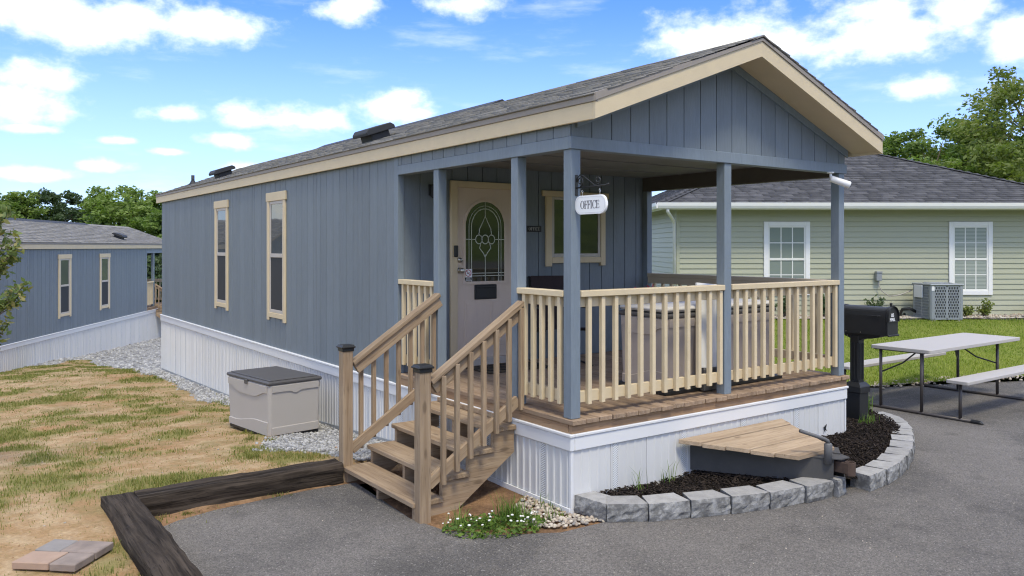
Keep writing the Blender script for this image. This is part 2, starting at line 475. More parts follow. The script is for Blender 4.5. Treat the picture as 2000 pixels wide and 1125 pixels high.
flat('ink_grey', (0.10, 0.10, 0.12), 0.5, 0.05)
flat('plaque_letters', (0.45, 0.44, 0.42), 0.5, 0.05)
flat('red_print', (0.45, 0.07, 0.10), 0.5, 0.05)
flat('box_plastic', (0.43, 0.40, 0.375), 0.5, 0.05, 4.0, 0.12, 160.0, ovar=0.0, dirt=0.04)
flat('box_lid', (0.085, 0.082, 0.085), 0.5, 0.08, 4.0, 0.12, 160.0, ovar=0.0)
flat('tub_plastic', (0.40, 0.345, 0.315), 0.5, 0.05, 4.0, 0.1, 120.0, ovar=0.0)
flat('tub_lid', (0.62, 0.60, 0.58), 0.5, 0.05)
flat('table_plastic', (0.46, 0.435, 0.415), 0.5, 0.05, 5.0, 0.15, 120.0, ovar=0.0, dirt=0.03)
flat('table_steel', (0.085, 0.075, 0.072), 0.42, 0.1, metal=0.3)
flat('hitch_steel', (0.080, 0.078, 0.078), 0.6, 0.25, 5.0, 0.2, dirt=0.05)
flat('jack_grey', (0.15, 0.15, 0.155), 0.6, 0.2, 6.0, 0.2, metal=0.2)
flat('rust', (0.115, 0.075, 0.058), 0.85, 0.5, 12.0, 0.4)
flat('galvanised', (0.34, 0.36, 0.38), 0.5, 0.08, metal=0.4)
flat('ac_grey', (0.30, 0.325, 0.35), 0.5, 0.06, metal=0.2)
flat('ac_dark', (0.022, 0.024, 0.028), 0.7, 0.1)
flat('vinyl_green', (0.415, 0.425, 0.318), 0.5, 0.04, 2.5, 0.12, 50.0, ovar=0.04, stretch=(0.4, 3, 3))
flat('gutter_white', (0.78, 0.78, 0.75), 0.4, 0.03)
flat('chair_weave', (0.035, 0.022, 0.024), 0.75, 0.3, 30.0, 0.4, 120.0)
flat('mat_pattern', (0.13, 0.10, 0.065), 0.95, 0.9, 9.0, 0.4, 150.0)
flat('orange_rock', (0.50, 0.26, 0.12), 0.9, 0.3, 12.0, 0.4)
flat('paver_grey', (0.27, 0.25, 0.24), 0.9, 0.2, 10.0, 0.4, 110.0, ovar=0.2)
flat('paver_red', (0.385, 0.27, 0.205), 0.9, 0.2, 10.0, 0.4, 110.0, ovar=0.2)
flat('paver_mix', (0.335, 0.27, 0.235), 0.9, 0.4, 7.0, 0.4, 110.0, ovar=0.2)
flat('blind_slat', (0.40, 0.44, 0.40), 0.5, 0.05)
flat('concrete', (0.50, 0.47, 0.42), 0.9, 0.15, 6.0, 0.3, 80.0)
flat('edging', (0.035, 0.037, 0.042), 0.7, 0.2)
toned('shingle_brown', [(0.205, 0.197, 0.188), (0.235, 0.226, 0.216), (0.265, 0.255, 0.244), (0.222, 0.213, 0.203), (0.205, 0.197, 0.188)], 0.95, 0.4, 150.0, 0.35)
toned('shingle_slate', [(0.068, 0.069, 0.076), (0.090, 0.091, 0.100), (0.122, 0.122, 0.132), (0.080, 0.081, 0.089), (0.068, 0.069, 0.076)], 0.95, 0.5, 150.0, 0.4)
toned('gravel_grey', [(0.20, 0.20, 0.205), (0.35, 0.35, 0.35), (0.48, 0.475, 0.47), (0.28, 0.28, 0.285), (0.20, 0.20, 0.205)], 0.85, 0.0, 60.0, 0.3)
toned('pebbles', [(0.24, 0.22, 0.20), (0.48, 0.42, 0.33), (0.56, 0.50, 0.42), (0.36, 0.28, 0.21), (0.26, 0.25, 0.24)], 0.7, 0.0, 50.0, 0.3)
toned('clod', [(0.34, 0.22, 0.12), (0.42, 0.31, 0.20), (0.40, 0.38, 0.34), (0.30, 0.18, 0.09), (0.34, 0.22, 0.12)], 0.95, 0.0, 60.0, 0.3)
toned('mulch', [(0.013, 0.010, 0.009), (0.025, 0.019, 0.016), (0.055, 0.041, 0.032), (0.020, 0.015, 0.013), (0.013, 0.010, 0.009)], 0.95, 0.0, 60.0, 0.4)
toned('grass_blades', [(0.14, 0.165, 0.045), (0.215, 0.225, 0.065), (0.33, 0.275, 0.12), (0.18, 0.20, 0.055), (0.14, 0.165, 0.045)], 0.7, 0.0, 20.0, 0.1, translucent=0.3)
toned('lawn_blades', [(0.19, 0.25, 0.045), (0.25, 0.31, 0.055), (0.33, 0.36, 0.09), (0.22, 0.29, 0.05), (0.19, 0.25, 0.045)], 0.7, 0.0, 20.0, 0.1, translucent=0.3)
toned('clover', [(0.085, 0.15, 0.035), (0.13, 0.21, 0.045), (0.20, 0.29, 0.06), (0.105, 0.17, 0.04), (0.085, 0.15, 0.035)], 0.6, 0.0, 20.0, 0.1, translucent=0.35)
toned('petal', [(0.75, 0.75, 0.70), (0.82, 0.82, 0.78), (0.70, 0.68, 0.55), (0.8, 0.8, 0.75)], 0.7, 0.0, 20.0, 0.1)
toned('leaf_green', [(0.110, 0.170, 0.042), (0.155, 0.225, 0.058), (0.205, 0.275, 0.078), (0.170, 0.240, 0.062), (0.110, 0.170, 0.042)], 0.55, 0.0, 20.0, 0.1, spec=0.3, translucent=0.35)
toned('leaf_dark', [(0.060, 0.095, 0.045), (0.085, 0.125, 0.060), (0.115, 0.155, 0.078), (0.078, 0.115, 0.055), (0.060, 0.095, 0.045)], 0.55, 0.0, 20.0, 0.1, spec=0.3, translucent=0.3)
toned('leaf_olive', [(0.130, 0.170, 0.045), (0.180, 0.220, 0.060), (0.240, 0.255, 0.085), (0.165, 0.205, 0.055), (0.130, 0.170, 0.045)], 0.55, 0.0, 20.0, 0.1, spec=0.3, translucent=0.35)
toned('leaf_sapling', [(0.11, 0.16, 0.05), (0.18, 0.23, 0.085), (0.28, 0.24, 0.09), (0.16, 0.21, 0.07), (0.11, 0.16, 0.05)], 0.5, 0.0, 20.0, 0.1, spec=0.35, translucent=0.3)
asphalt_mat('asphalt')
yard_mat('yard_soil')
ground_mat('lawn_soil', (0.16, 0.20, 0.045), (0.22, 0.25, 0.06), (0.20, 0.23, 0.055))
ground_mat('far_grass', (0.10, 0.15, 0.035), (0.16, 0.20, 0.05), (0.13, 0.17, 0.045), 0.4)
ground_mat('mulch_soil', (0.011, 0.009, 0.008), (0.020, 0.016, 0.013), (0.026, 0.020, 0.017))
ground_mat('brown_soil', (0.11, 0.07, 0.045), (0.19, 0.12, 0.075), (0.24, 0.16, 0.10))
block_mat('block_top', False)
block_mat('block_face', True)

# ------------------------------------------------------------------ mesh helpers
MESHES = {}


def link(o, parent=None):
    COL.objects.link(o)
    if parent is not None:
        o.parent = parent
    return o


def set_mat(me, mats):
    for m in (mats if isinstance(mats, (list, tuple)) else [mats]):
        me.materials.append(MATS[m])


def from_bm(name, bm, mats, parent=None, smooth=False, loc=None, rot=None):
    me = bpy.data.meshes.new(name)
    bmesh.ops.recalc_face_normals(bm, faces=bm.faces[:])
    bm.to_mesh(me)
    bm.free()
    set_mat(me, mats)
    if smooth:
        for p in me.polygons:
            p.use_smooth = True
    o = bpy.data.objects.new(name, me)
    if loc is not None:
        o.location = loc
    if rot is not None:
        o.rotation_euler = rot
    return link(o, parent)


def from_np(name, verts, faces, mats, parent=None, tone=None, smooth=False, loc=None):
    me = bpy.data.meshes.new(name)
    verts = np.asarray(verts, dtype=np.float32)
    faces = np.asarray(faces, dtype=np.int32)
    k = faces.shape[1]
    me.vertices.add(len(verts))
    me.vertices.foreach_set('co', verts.ravel())
    me.loops.add(faces.size)
    me.loops.foreach_set('vertex_index', faces.ravel())
    me.polygons.add(len(faces))
    me.polygons.foreach_set('loop_start', np.arange(0, faces.size, k, dtype=np.int32))
    me.polygons.foreach_set('loop_total', np.full(len(faces), k, dtype=np.int32))
    if smooth:
        me.polygons.foreach_set('use_smooth', np.ones(len(faces), dtype=bool))
    if tone is not None:
        a = me.attributes.new('tone', 'FLOAT', 'POINT')
        a.data.foreach_set('value', np.asarray(tone, dtype=np.float32))
    me.update(calc_edges=True)
    me.validate()
    set_mat(me, mats)
    o = bpy.data.objects.new(name, me)
    if loc is not None:
        o.location = loc
    return link(o, parent)


def bm_box(bm, lo, hi, bev=0.0):
    lo, hi = Vector(lo), Vector(hi)
    r = bmesh.ops.create_cube(bm, size=1.0)
    vs = r['verts']
    for v in vs:
        v.co = Vector(((v.co.x + .5) * (hi.x - lo.x) + lo.x, (v.co.y + .5) * (hi.y - lo.y) + lo.y, (v.co.z + .5) * (hi.z - lo.z) + lo.z))
    if bev > 0:
        es = list({e for v in vs for e in v.link_edges})
        bmesh.ops.bevel(bm, geom=es, offset=min(bev, 0.45 * min(abs(hi.x - lo.x), abs(hi.y - lo.y), abs(hi.z - lo.z))), segments=1, affect='EDGES', profile=0.5)


def box_mesh(dims, mat, bev):
    key = ('box', tuple(round(d, 4) for d in dims), mat, bev)
    if key not in MESHES:
        bm = bmesh.new()
        bm_box(bm, (-dims[0] / 2, -dims[1] / 2, -dims[2] / 2), (dims[0] / 2, dims[1] / 2, dims[2] / 2), bev)
        me = bpy.data.meshes.new('board')
        bmesh.ops.recalc_face_normals(bm, faces=bm.faces[:])
        bm.to_mesh(me)
        bm.free()
        set_mat(me, mat)
        MESHES[key] = me
    return MESHES[key]


def box(name, lo, hi, mat, parent=None, bev=0.003):
    d = [hi[i] - lo[i] for i in range(3)]
    o = bpy.data.objects.new(name, box_mesh(d, mat, bev))
    o.location = [(lo[i] + hi[i]) / 2 for i in range(3)]
    return link(o, parent)


def beam(name, p0, p1, w, h, mat, parent=None, bev=0.003, up='Z', roll=0.0):
    """board from p0 to p1 (centre line); width w sideways, height h; grain along local X"""
    p0, p1 = Vector(p0), Vector(p1)
    d = p1 - p0
    o = bpy.data.objects.new(name, box_mesh((d.length, w, h), mat, bev))
    o.location = (p0 + p1) / 2
    x = d.normalized()
    upv = {'Z': Vector((0, 0, 1)), 'X': Vector((1, 0, 0)), 'Y': Vector((0, 1, 0))}[up]
    y = upv.cross(x)
    if y.length < 1e-4:
        y = Vector((0, 1, 0)).cross(x)
    y.normalize()
    z = x.cross(y)
    mt = Matrix((x, y, z)).transposed()
    if roll:
        mt = mt @ Matrix.Rotation(roll, 3, 'X')
    o.rotation_euler = mt.to_euler()
    return link(o, parent)


def bm_prism(bm, pts, lo, hi, axis='y'):
    """extrude a 2D outline along an axis"""
    def co(p, t):
        return {'y': (p[0], t, p[1]), 'x': (t, p[0], p[1]), 'z': (p[0], p[1], t)}[axis]
    a = [bm.verts.new(co(p, lo)) for p in pts]
    b = [bm.verts.new(co(p, hi)) for p in pts]
    n = len(pts)
    bm.faces.new(a)
    bm.faces.new(b[::-1])
    for i in range(n):
        bm.faces.new((a[i], b[i], b[(i + 1) % n], a[(i + 1) % n]))


def prism(name, pts, lo, hi, axis, mat, parent=None, bev=0.0, smooth=False):
    bm = bmesh.new()
    bm_prism(bm, pts, lo, hi, axis)
    if bev:
        bmesh.ops.bevel(bm, geom=bm.edges[:], offset=bev, segments=1, affect='EDGES', profile=0.5)
    return from_bm(name, bm, mat, parent, smooth)


def bm_tube(bm, pts, rad, seg=8, closed=False, cap=True):
    pts = [Vector(p) for p in pts]
    rads = rad if isinstance(rad, (list, tuple)) else [rad] * len(pts)
    rings = []
    n = len(pts)
    prev = None
    for i, p in enumerate(pts):
        if closed:
            t = pts[(i + 1) % n] - pts[i - 1]
        else:
            t = pts[min(i + 1, n - 1)] - pts[max(i - 1, 0)]
        t.normalize()
        if prev is None:
            a = Vector((0, 0, 1)) if abs(t.z) < 0.9 else Vector((1, 0, 0))
        else:
            a = prev
        y = t.cross(a)
        if y.length < 1e-5:
            y = t.orthogonal()
        y.normalize()
        x = y.cross(t)
        prev = x
        rings.append([bm.verts.new(p + rads[i] * (math.cos(2 * math.pi * k / seg) * x + math.sin(2 * math.pi * k / seg) * y)) for k in range(seg)])
    m = n if closed else n - 1
    for i in range(m):
        r0, r1 = rings[i], rings[(i + 1) % n]
        for k in range(seg):
            bm.faces.new((r0[k], r0[(k + 1) % seg], r1[(k + 1) % seg], r1[k]))
    if cap and not closed:
        bm.faces.new(rings[0][::-1])
        bm.faces.new(rings[-1])


def tube(name, pts, rad, mat, parent=None, seg=8, closed=False, smooth=True):
    bm = bmesh.new()
    bm_tube(bm, pts, rad, seg, closed)
    return from_bm(name, bm, mat, parent, smooth)


def tag(o, label, cat, group=None, kind=None):
    o['label'] = label
    o['category'] = cat
    if group:
        o['group'] = group
    if kind:
        o['kind'] = kind
    return o


def empty(name, loc, rz=0.0):
    o = bpy.data.objects.new(name, None)
    o.empty_display_size = 0.2
    o.location = loc
    o.rotation_euler = (0, 0, rz)
    return link(o)


def thing(name, label, cat, loc, rz=0.0, group=None):
    return tag(empty(name, loc, rz), label, cat, group)


def copy_tree(o, parent=None):
    c = o.copy()
    link(c, parent)
    for ch in list(o.children):
        copy_tree(ch, c)
    return c


def struct(o):
    o['kind'] = 'structure'
    return o


def stuff(o, label=None, cat=None):
    o['kind'] = 'stuff'
    if label:
        o['label'] = label
        o['category'] = cat
    return o


# ------------------------------------------------------------------ terrain
def dl(x, y):
    vx, vy = x - CAM.x, y - CAM.y
    return vx * FW.x + vy * FW.y, vx * RT.x + vy * RT.y


def at_dl(d, l, z=0.0):
    return Vector((CAM.x + d * FW.x + l * RT.x, CAM.y + d * FW.y + l * RT.y, z))


LY = [(-8, -0.10), (0, -0.03), (1.5, 0.02), (2.2, 0.06), (4.5, -0.10), (8.7, -0.37), (13.5, -0.51), (18.75, -1.05), (29, -1.50), (60, -2.2), (200, -3)]
RD = [(-120, 7.0), (-60, 2.0), (-40, 0.0), (11.6, 0.0), (13.5, 0.17), (16.6, 0.50), (18, 0.52), (200, 0.6)]


HY = [(-300, 34), (-160, 16.0), (-110, 5.0), (-84, 0.0), (0, 0.0)]


def interp(t, tab):
    if t <= tab[0][0]:
        return tab[0][1]
    for (a, va), (b, vb) in zip(tab, tab[1:]):
        if t <= b:
            return va + (vb - va) * (t - a) / (b - a)
    return tab[-1][1]


def sstep(t, a, b):
    t = max(0.0, min(1.0, (t - a) / (b - a)))
    return t * t * (3 - 2 * t)


def pad_z(x, y):
    return max(-0.06, min(0.0, 0.06 * x))


def yard_z(x, y):
    z = interp(y, LY)
    if x > -1.2 and y > 0:
        z -= 0.06 * sstep(x, -1.2, -0.2) * sstep(y, 0.5, 3.0)
    return z


def land_z(x, y):
    d, l = dl(x, y)
    w = sstep(l, -1.0, 3.0)
    left = yard_z(x, y)
    if d < -40:
        left = max(left, interp(d, RD))
    return left * (1 - w) + interp(d, RD) * w + interp(y, HY)


def sheet(name, poly, spacing, zf, off, mat, attrs=None, jitter=0.3, rough=0.0):
    """ground sheet with a clean outline and a fine inner mesh"""
    P = [Vector(p) for p in poly]
    xs = [p.x for p in P]
    ys = [p.y for p in P]
    # refine the outline
    out = []
    for a, b in zip(P, P[1:] + P[:1]):
        n = max(1, int((b - a).length / (spacing * 1.5)))
        for i in range(n):
            q = a + (b - a) * (i / n)
            out.append(q)
    nb = len(out)
    gx = np.arange(min(xs) + spacing / 2, max(xs), spacing)
    gy = np.arange(min(ys) + spacing / 2, max(ys), spacing)
    G = np.array([(x, y) for x in gx for y in gy])
    G += (RNG.random(G.shape) - 0.5) * spacing * jitter
    inside = np.zeros(len(G), bool)
    O = np.array([(p.x, p.y) for p in P])
    j = len(O) - 1
    for i in range(len(O)):
        xi, yi = O[i]
        xj, yj = O[j]
        c = ((yi > G[:, 1]) != (yj > G[:, 1])) & (G[:, 0] < (xj - xi) * (G[:, 1] - yi) / (yj - yi + 1e-12) + xi)
        inside ^= c
        j = i
    G = G[inside]
    V = out + [Vector((float(a), float(b))) for a, b in G]
    r = delaunay_2d_cdt(V, [(i, (i + 1) % nb) for i in range(nb)], [], 1, 1e-5)
    vv = [(p.x, p.y, zf(p.x, p.y) + off + (rough * mnoise.fractal(Vector((p.x * 1.7, p.y * 1.7, 3.3)), 1.0, 2.0, 4) if rough else 0.0)) for p in r[0]]
    me = bpy.data.meshes.new(name)
    me.from_pydata(vv, [], r[2])
    me.update()
    for p in me.polygons:
        p.use_smooth = True
    if attrs:
        for an, fn in attrs.items():
            a = me.attributes.new(an, 'FLOAT', 'POINT')
            a.data.foreach_set('value', np.array([fn(v[0], v[1]) for v in vv], dtype=np.float32))
    set_mat(me, mat)
    bm = bmesh.new()
    bm.from_mesh(me)
    bmesh.ops.recalc_face_normals(bm, faces=bm.faces[:])
    if bm.faces and sum(f.normal.z for f in bm.faces) < 0:
        bmesh.ops.reverse_faces(bm, faces=bm.faces[:])
    bm.to_mesh(me)
    bm.free()
    o = bpy.data.objects.new(name, me)
    return link(o)


def base_ground():
    ax = np.concatenate([-np.geomspace(400, 24, 22), np.arange(-22, 46, 1.0), np.geomspace(48, 500, 24)])
    ay = np.concatenate([-np.geomspace(400, 24, 22), np.arange(-22, 60, 1.0), np.geomspace(62, 500, 24)])
    nx, ny = len(ax), len(ay)
    V = np.zeros((nx * ny, 3))
    for i, x in enumerate(ax):
        for j, y in enumerate(ay):
            z = land_z(x, y)
            d, l = dl(x, y)
            near = 1 - sstep(math.hypot(x - 2, y - 8), 34, 42)
            V[i * ny + j] = (x, y, z - 0.30 * near)
    idx = np.arange(nx * ny).reshape(nx, ny)
    F = np.stack([idx[:-1, :-1], idx[1:, :-1], idx[1:, 1:], idx[:-1, 1:]], -1).reshape(-1, 4)
    return struct(from_np('ground', V, F, 'far_grass', smooth=True))


def fbm(x, y, s, seed=0.0):
    return mnoise.fractal(Vector((x * s + seed, y * s - seed * 0.7, seed)), 1.0, 2.0, 4)


def grass_amt(x, y):
    return max(0.0, min(1.0, 0.5 + 0.95 * fbm(x, y, 1.15, 4.2) + 0.45 * fbm(x, y, 3.4, 9.1) - 0.10))


def gravel_amt(x, y):
    e = 0.22 * fbm(x, y, 1.1, 2.0)
    g = 0.0
    if y > 2.2:
        w = 0.28 + e + (0.97 if 2.2 < y < 5.2 else 0.0) * (1 - abs(y - 3.4) / 1.9)
        g = max(g, 1 - sstep(-x, w * 0.7, w + 0.25))
    d, l = dl(x, y)
    # strip along the neighbour home
    a = at_dl(20, -12.6)
    b = at_dl(32, -14.1)
    t = ((x - a.x) * (b.x - a.x) + (y - a.y) * (b.y - a.y)) / ((b.x - a.x) ** 2 + (b.y - a.y) ** 2)
    px, py = a.x + t * (b.x - a.x), a.y + t * (b.y - a.y)
    q = math.hypot(x - px, y - py)
    if t > 0.1:
        ww = 0.3 + 1.0 * sstep(t, 0.3, 0.9)
        g = max(g, 1 - sstep(q, ww * 0.75 + e, ww + 0.6 + e))
    return g


base_ground()
LAWN_EDGE = [(3.3, 2.35), (5.0, 2.22), (5.9, 2.05), (7.05, 1.70), (8.5, 1.12), (9.6, 0.62), (14, -1.6), (24, -6.5)]
ASPHALT = [(-2.15, 1.86), (-2.45, 1.77), (-2.62, 1.66), (-2.70, 1.5), (-2.80, 1.3), (-2.80, -14), (2, -80), (62, -80), (62, -30), (40, -14)] + LAWN_EDGE[::-1] + [(3.3, 0.3), (0.3, 0.3), (0.06, -0.30), (-0.30, -0.24), (-0.62, 0.0), (-0.90, 0.36), (-0.98, 0.75), (-0.92, 1.88), (-1.3, 1.93), (-1.7, 1.90)]
ad = sheet('asphalt_driveway', ASPHALT, 0.6, pad_z, 0.004, 'asphalt')
struct(ad)
YARD = [(-2.80, 1.2), (-2.60, 1.48), (-2.40, 1.70), (-2.1, 1.78), (-1.3, 1.85), (-0.85, 1.80), (-1.02, 0.75), (-0.98, 0.30), (-0.72, -0.08), (-0.34, -0.34), (0.25, -0.40), (0.25, 14.0), (9.0, 14.0), (9.0, 36), (-14, 36), (-14, -7), (-2.80, -7)]


def yard_local(x, y):
    z = yard_z(x, y)
    # slope down to the paved pad and under the stairs
    if x > -2.8 and y < 2.07:
        return pad_z(x, y) - 0.006
    if x > -1.0 and y < 2.2:
        z = min(z, -0.05 + 0.02 * sstep(x, -0.6, 0.0) * (1 - sstep(y, 0.0, 1.0)))
    return z


yd = sheet('yard_soil', YARD, 0.22, yard_local, 0.0, 'yard_soil', {'grass': lambda x, y: (0.0 if (x > -2.75 and y < 2.1) else grass_amt(x, y)), 'gravel': gravel_amt, 'brown': lambda x, y: (1.0 if (x > -2.75 and y < 2.1) else 0.0)}, rough=0.018)
struct(yd)
lw = [(3.9, 2.32)] + LAWN_EDGE[1:]
p1, p2, p3 = at_dl(15.5, 28), at_dl(40, 30), at_dl(40, 1)
LAWN = lw + [(p1.x, p1.y), (p2.x, p2.y), (p3.x, p3.y), (3.9, 12)]
ln = sheet('lawn', LAWN, 0.8, land_z, 0.02, 'lawn_soil', rough=0.012)
struct(ln)

# ------------------------------------------------------------------ the office home (local frame = world frame)
RIDGE, HALF, PITCH = 1.88, 1.93, 0.372
Y0R, Y1R = -0.31, 13.85
DECK = 0.72


def finalize(root):
    """children were modelled in scene coordinates: bring them into the root's frame"""
    for ch in root.children:
        ch.location = Vector(ch.location) - Vector(root.location)


def shingles_np(o, u, v, rows, width, exp=0.14, tab=0.30, thick=0.014, seed=1):
    """wedge-shaped shingle tabs on a slope; width(k) -> (start, end) along u of row k"""
    rg = np.random.default_rng(seed)
    o, u, v = np.array(o, float), np.array(u, float), np.array(v, float)
    n = np.cross(u, v)
    n /= np.linalg.norm(n)
    out = []
    for k in range(rows):
        a, b = width(k)
        if b - a < 0.05:
            continue
        s = a - rg.random() * tab
        while s < b:
            wd = tab * (0.6 + 0.8 * rg.random())
            s0, s1 = max(a, s + 0.003), min(b, s + wd)
            if s1 - s0 > 0.02:
                th = thick * (0.75 + 0.6 * rg.random())
                out.append((k, s0, s1, th, rg.random()))
            s += wd
    return o, u, v, n, out


def tab_verts(o, u, v, n, t, exp):
    k, s0, s1, th, tone = t
    y0, y1 = k * exp, (k + 1.25) * exp
    p = lambda s, y, h: o + u * s + v * y + n * h
    return [p(s0, y0, th), p(s1, y0, th), p(s1, y1, 0.003), p(s0, y1, 0.003), p(s0, y0, 0), p(s1, y0, 0), p(s1, y1, -0.004), p(s0, y1, -0.004)]


TABF = np.array([(0, 1, 2, 3), (4, 5, 1, 0), (5, 6, 2, 1), (7, 4, 0, 3), (6, 7, 3, 2), (7, 6, 5, 4)])


def shingle_field(name, o, u, v, rows, width, mat, parent, exp=0.14, seed=1, skip=None):
    o, u, v, n, out = shingles_np(o, u, v, rows, width, exp, seed=seed)
    V, F, T = [], [], []
    for t in out:
        if skip and skip(t):
            continue
        F.append(TABF + len(V))
        V += tab_verts(o, u, v, n, t, exp)
        T += [t[4]] * 8
    ob = from_np(name, np.array(V), np.concatenate(F), mat, parent, T)
    ob['kind'] = 'stuff'
    return ob


SK = 0.4


def skirt_mesh(h, key):
    rd = 0.009 if key == 'skirt_side' else 0.005
    if key in MESHES:
        return MESHES[key]
    prof = [(0.0, 0.0)]
    for c in (0.03, 0.115, 0.20, 0.285):
        prof += [(c, 0.0), (c + 0.006, -rd), (c + 0.022, -rd), (c + 0.028, 0.0)]
    prof += [(0.385, 0.0), (0.39, -0.006), (SK - 0.001, -0.006)]
    pts = [(d, s) for s, d in prof] + [(0.014, SK - 0.001), (0.014, 0.0)]
    bm = bmesh.new()
    bm_prism(bm, pts, 0.0, h, 'z')
    bmesh.ops.recalc_face_normals(bm, faces=bm.faces[:])
    me = bpy.data.meshes.new('skirting_panel')
    bm.to_mesh(me)
    bm.free()
    set_mat(me, 'white_vinyl')
    MESHES[key] = me
    return me


def skirt_panel(loc, h, rz, parent, key, vent=True):
    o = bpy.data.objects.new('skirting_panel', skirt_mesh(h, key))
    o.location = loc
    o.rotation_euler = (0, 0, rz)
    link(o, parent)
    if vent:
        v = bpy.data.objects.new('vent_strip', box_mesh((0.003, 0.052, h - 0.02), 'vent_vinyl', 0.0))
        v.location = (-0.0025, 0.349, h / 2)
        link(v, o)
    return o


def railing(parent, loc, rz, L, n, mat, rail_mat=None, first=None, last=None):
    """cap, upper and lower rail as one mesh; every baluster its own sub-part; local X runs along, outside is -Y"""
    rm = rail_mat or mat
    bm = bmesh.new()
    bm_box(bm, (0, -0.012, 0.937), (L, 0.085, 0.985), 0.004)
    bm_box(bm, (0.002, 0.040, 0.855), (L - 0.002, 0.078, 0.940), 0.003)
    o = from_bm('railing', bm, rm, parent, loc=loc, rot=(0, 0, rz))
    box('bottom_rail', (0, 0.040, 0.110), (L, 0.078, 0.198), rm, o, 0.003)
    a = 0.07 if first is None else first
    b = L - 0.07 if last is None else last
    for i in range(n):
        x = a + (b - a) * i / (n - 1)
        box('baluster', (x - 0.019, 0.002, 0.095), (x + 0.019, 0.0395, 0.9355), mat, o, 0.003)
    return o


def side_window(parent, yc):
    """tall narrow single-hung window in the long wall, outside towards -X"""
    bm = bmesh.new()
    bm_box(bm, (-0.030, yc - 0.395, 2.70), (0.0, yc + 0.395, 2.825), 0.004)
    for s in (-1, 1):
        a, b = sorted((yc + s * 0.285, yc + s * 0.370))
        bm_box(bm, (-0.026, a, 0.990), (0.0, b, 2.699), 0.004)
    bm_box(bm, (-0.0265, yc - 0.284, 1.035), (0.0, yc + 0.284, 1.105), 0.004)
    w = from_bm('window', bm, 'cream_trim', parent)
    bm = bmesh.new()
    for s in (-1, 1):
        a, b = sorted((yc + s * 0.283, yc + s * 0.235))
        bm_box(bm, (-0.014, a, 1.106), (0.0, b, 2.699), 0.003)
    bm_box(bm, (-0.015, yc - 0.234, 2.655), (0, yc + 0.234, 2.698), 0.003)
    bm_box(bm, (-0.015, yc - 0.234, 1.107), (0, yc + 0.234, 1.150), 0.003)
    bm_box(bm, (-0.020, yc - 0.234, 1.895), (0, yc + 0.234, 1.950), 0.003)
    from_bm('sash', bm, 'window_vinyl', w)
    box('pane', (-0.006, yc - 0.2345, 1.951), (-0.002, yc + 0.2345, 2.654), 'shaded_glass', w, 0)
    box('insect_screen', (-0.0085, yc - 0.2345, 1.151), (-0.004, yc + 0.2345, 1.894), 'screen_mesh', w, 0)
    return w


def arch_pts(cx, hw, zb, zt, ry, n=18):
    pts = [(cx - hw, zb), (cx + hw, zb)]
    for i in range(n + 1):
        a = math.pi * i / n
        pts.append((cx + hw * math.cos(a), zt - ry + ry * math.sin(a)))
    return pts


def ring_prism(bm, outer, inner, lo, hi):
    n = len(outer)
    A = [bm.verts.new((p[0], lo, p[1])) for p in outer]
    B = [bm.verts.new((p[0], lo, p[1])) for p in inner]
    A2 = [bm.verts.new((p[0], hi, p[1])) for p in outer]
    B2 = [bm.verts.new((p[0], hi, p[1])) for p in inner]
    for i in range(n):
        j = (i + 1) % n
        bm.faces.new((A[i], A[j], B[j], B[i]))
        bm.faces.new((A2[i], B2[i], B2[j], A2[j]))
        bm.faces.new((A[i], A2[i], A2[j], A[j]))
        bm.faces.new((B[i], B[j], B2[j], B2[i]))


def bm_ribbon(bm, pts, w, lo, hi):
    """flat strip following a polyline in the xz plane, extruded in y"""
    n = len(pts)
    L, Rr = [], []
    for i, p in enumerate(pts):
        a = Vector(pts[max(i - 1, 0)])
        b = Vector(pts[min(i + 1, n - 1)])
        t = (b - a).normalized()
        nn = Vector((-t.y, t.x)) * w / 2
        L.append((p[0] + nn.x, p[1] + nn.y))
        Rr.append((p[0] - nn.x, p[1] - nn.y))
    for i in range(n - 1):
        bm_prism(bm, [L[i], L[i + 1], Rr[i + 1], Rr[i]], lo, hi, 'y')


GLYPH_H = 1.0


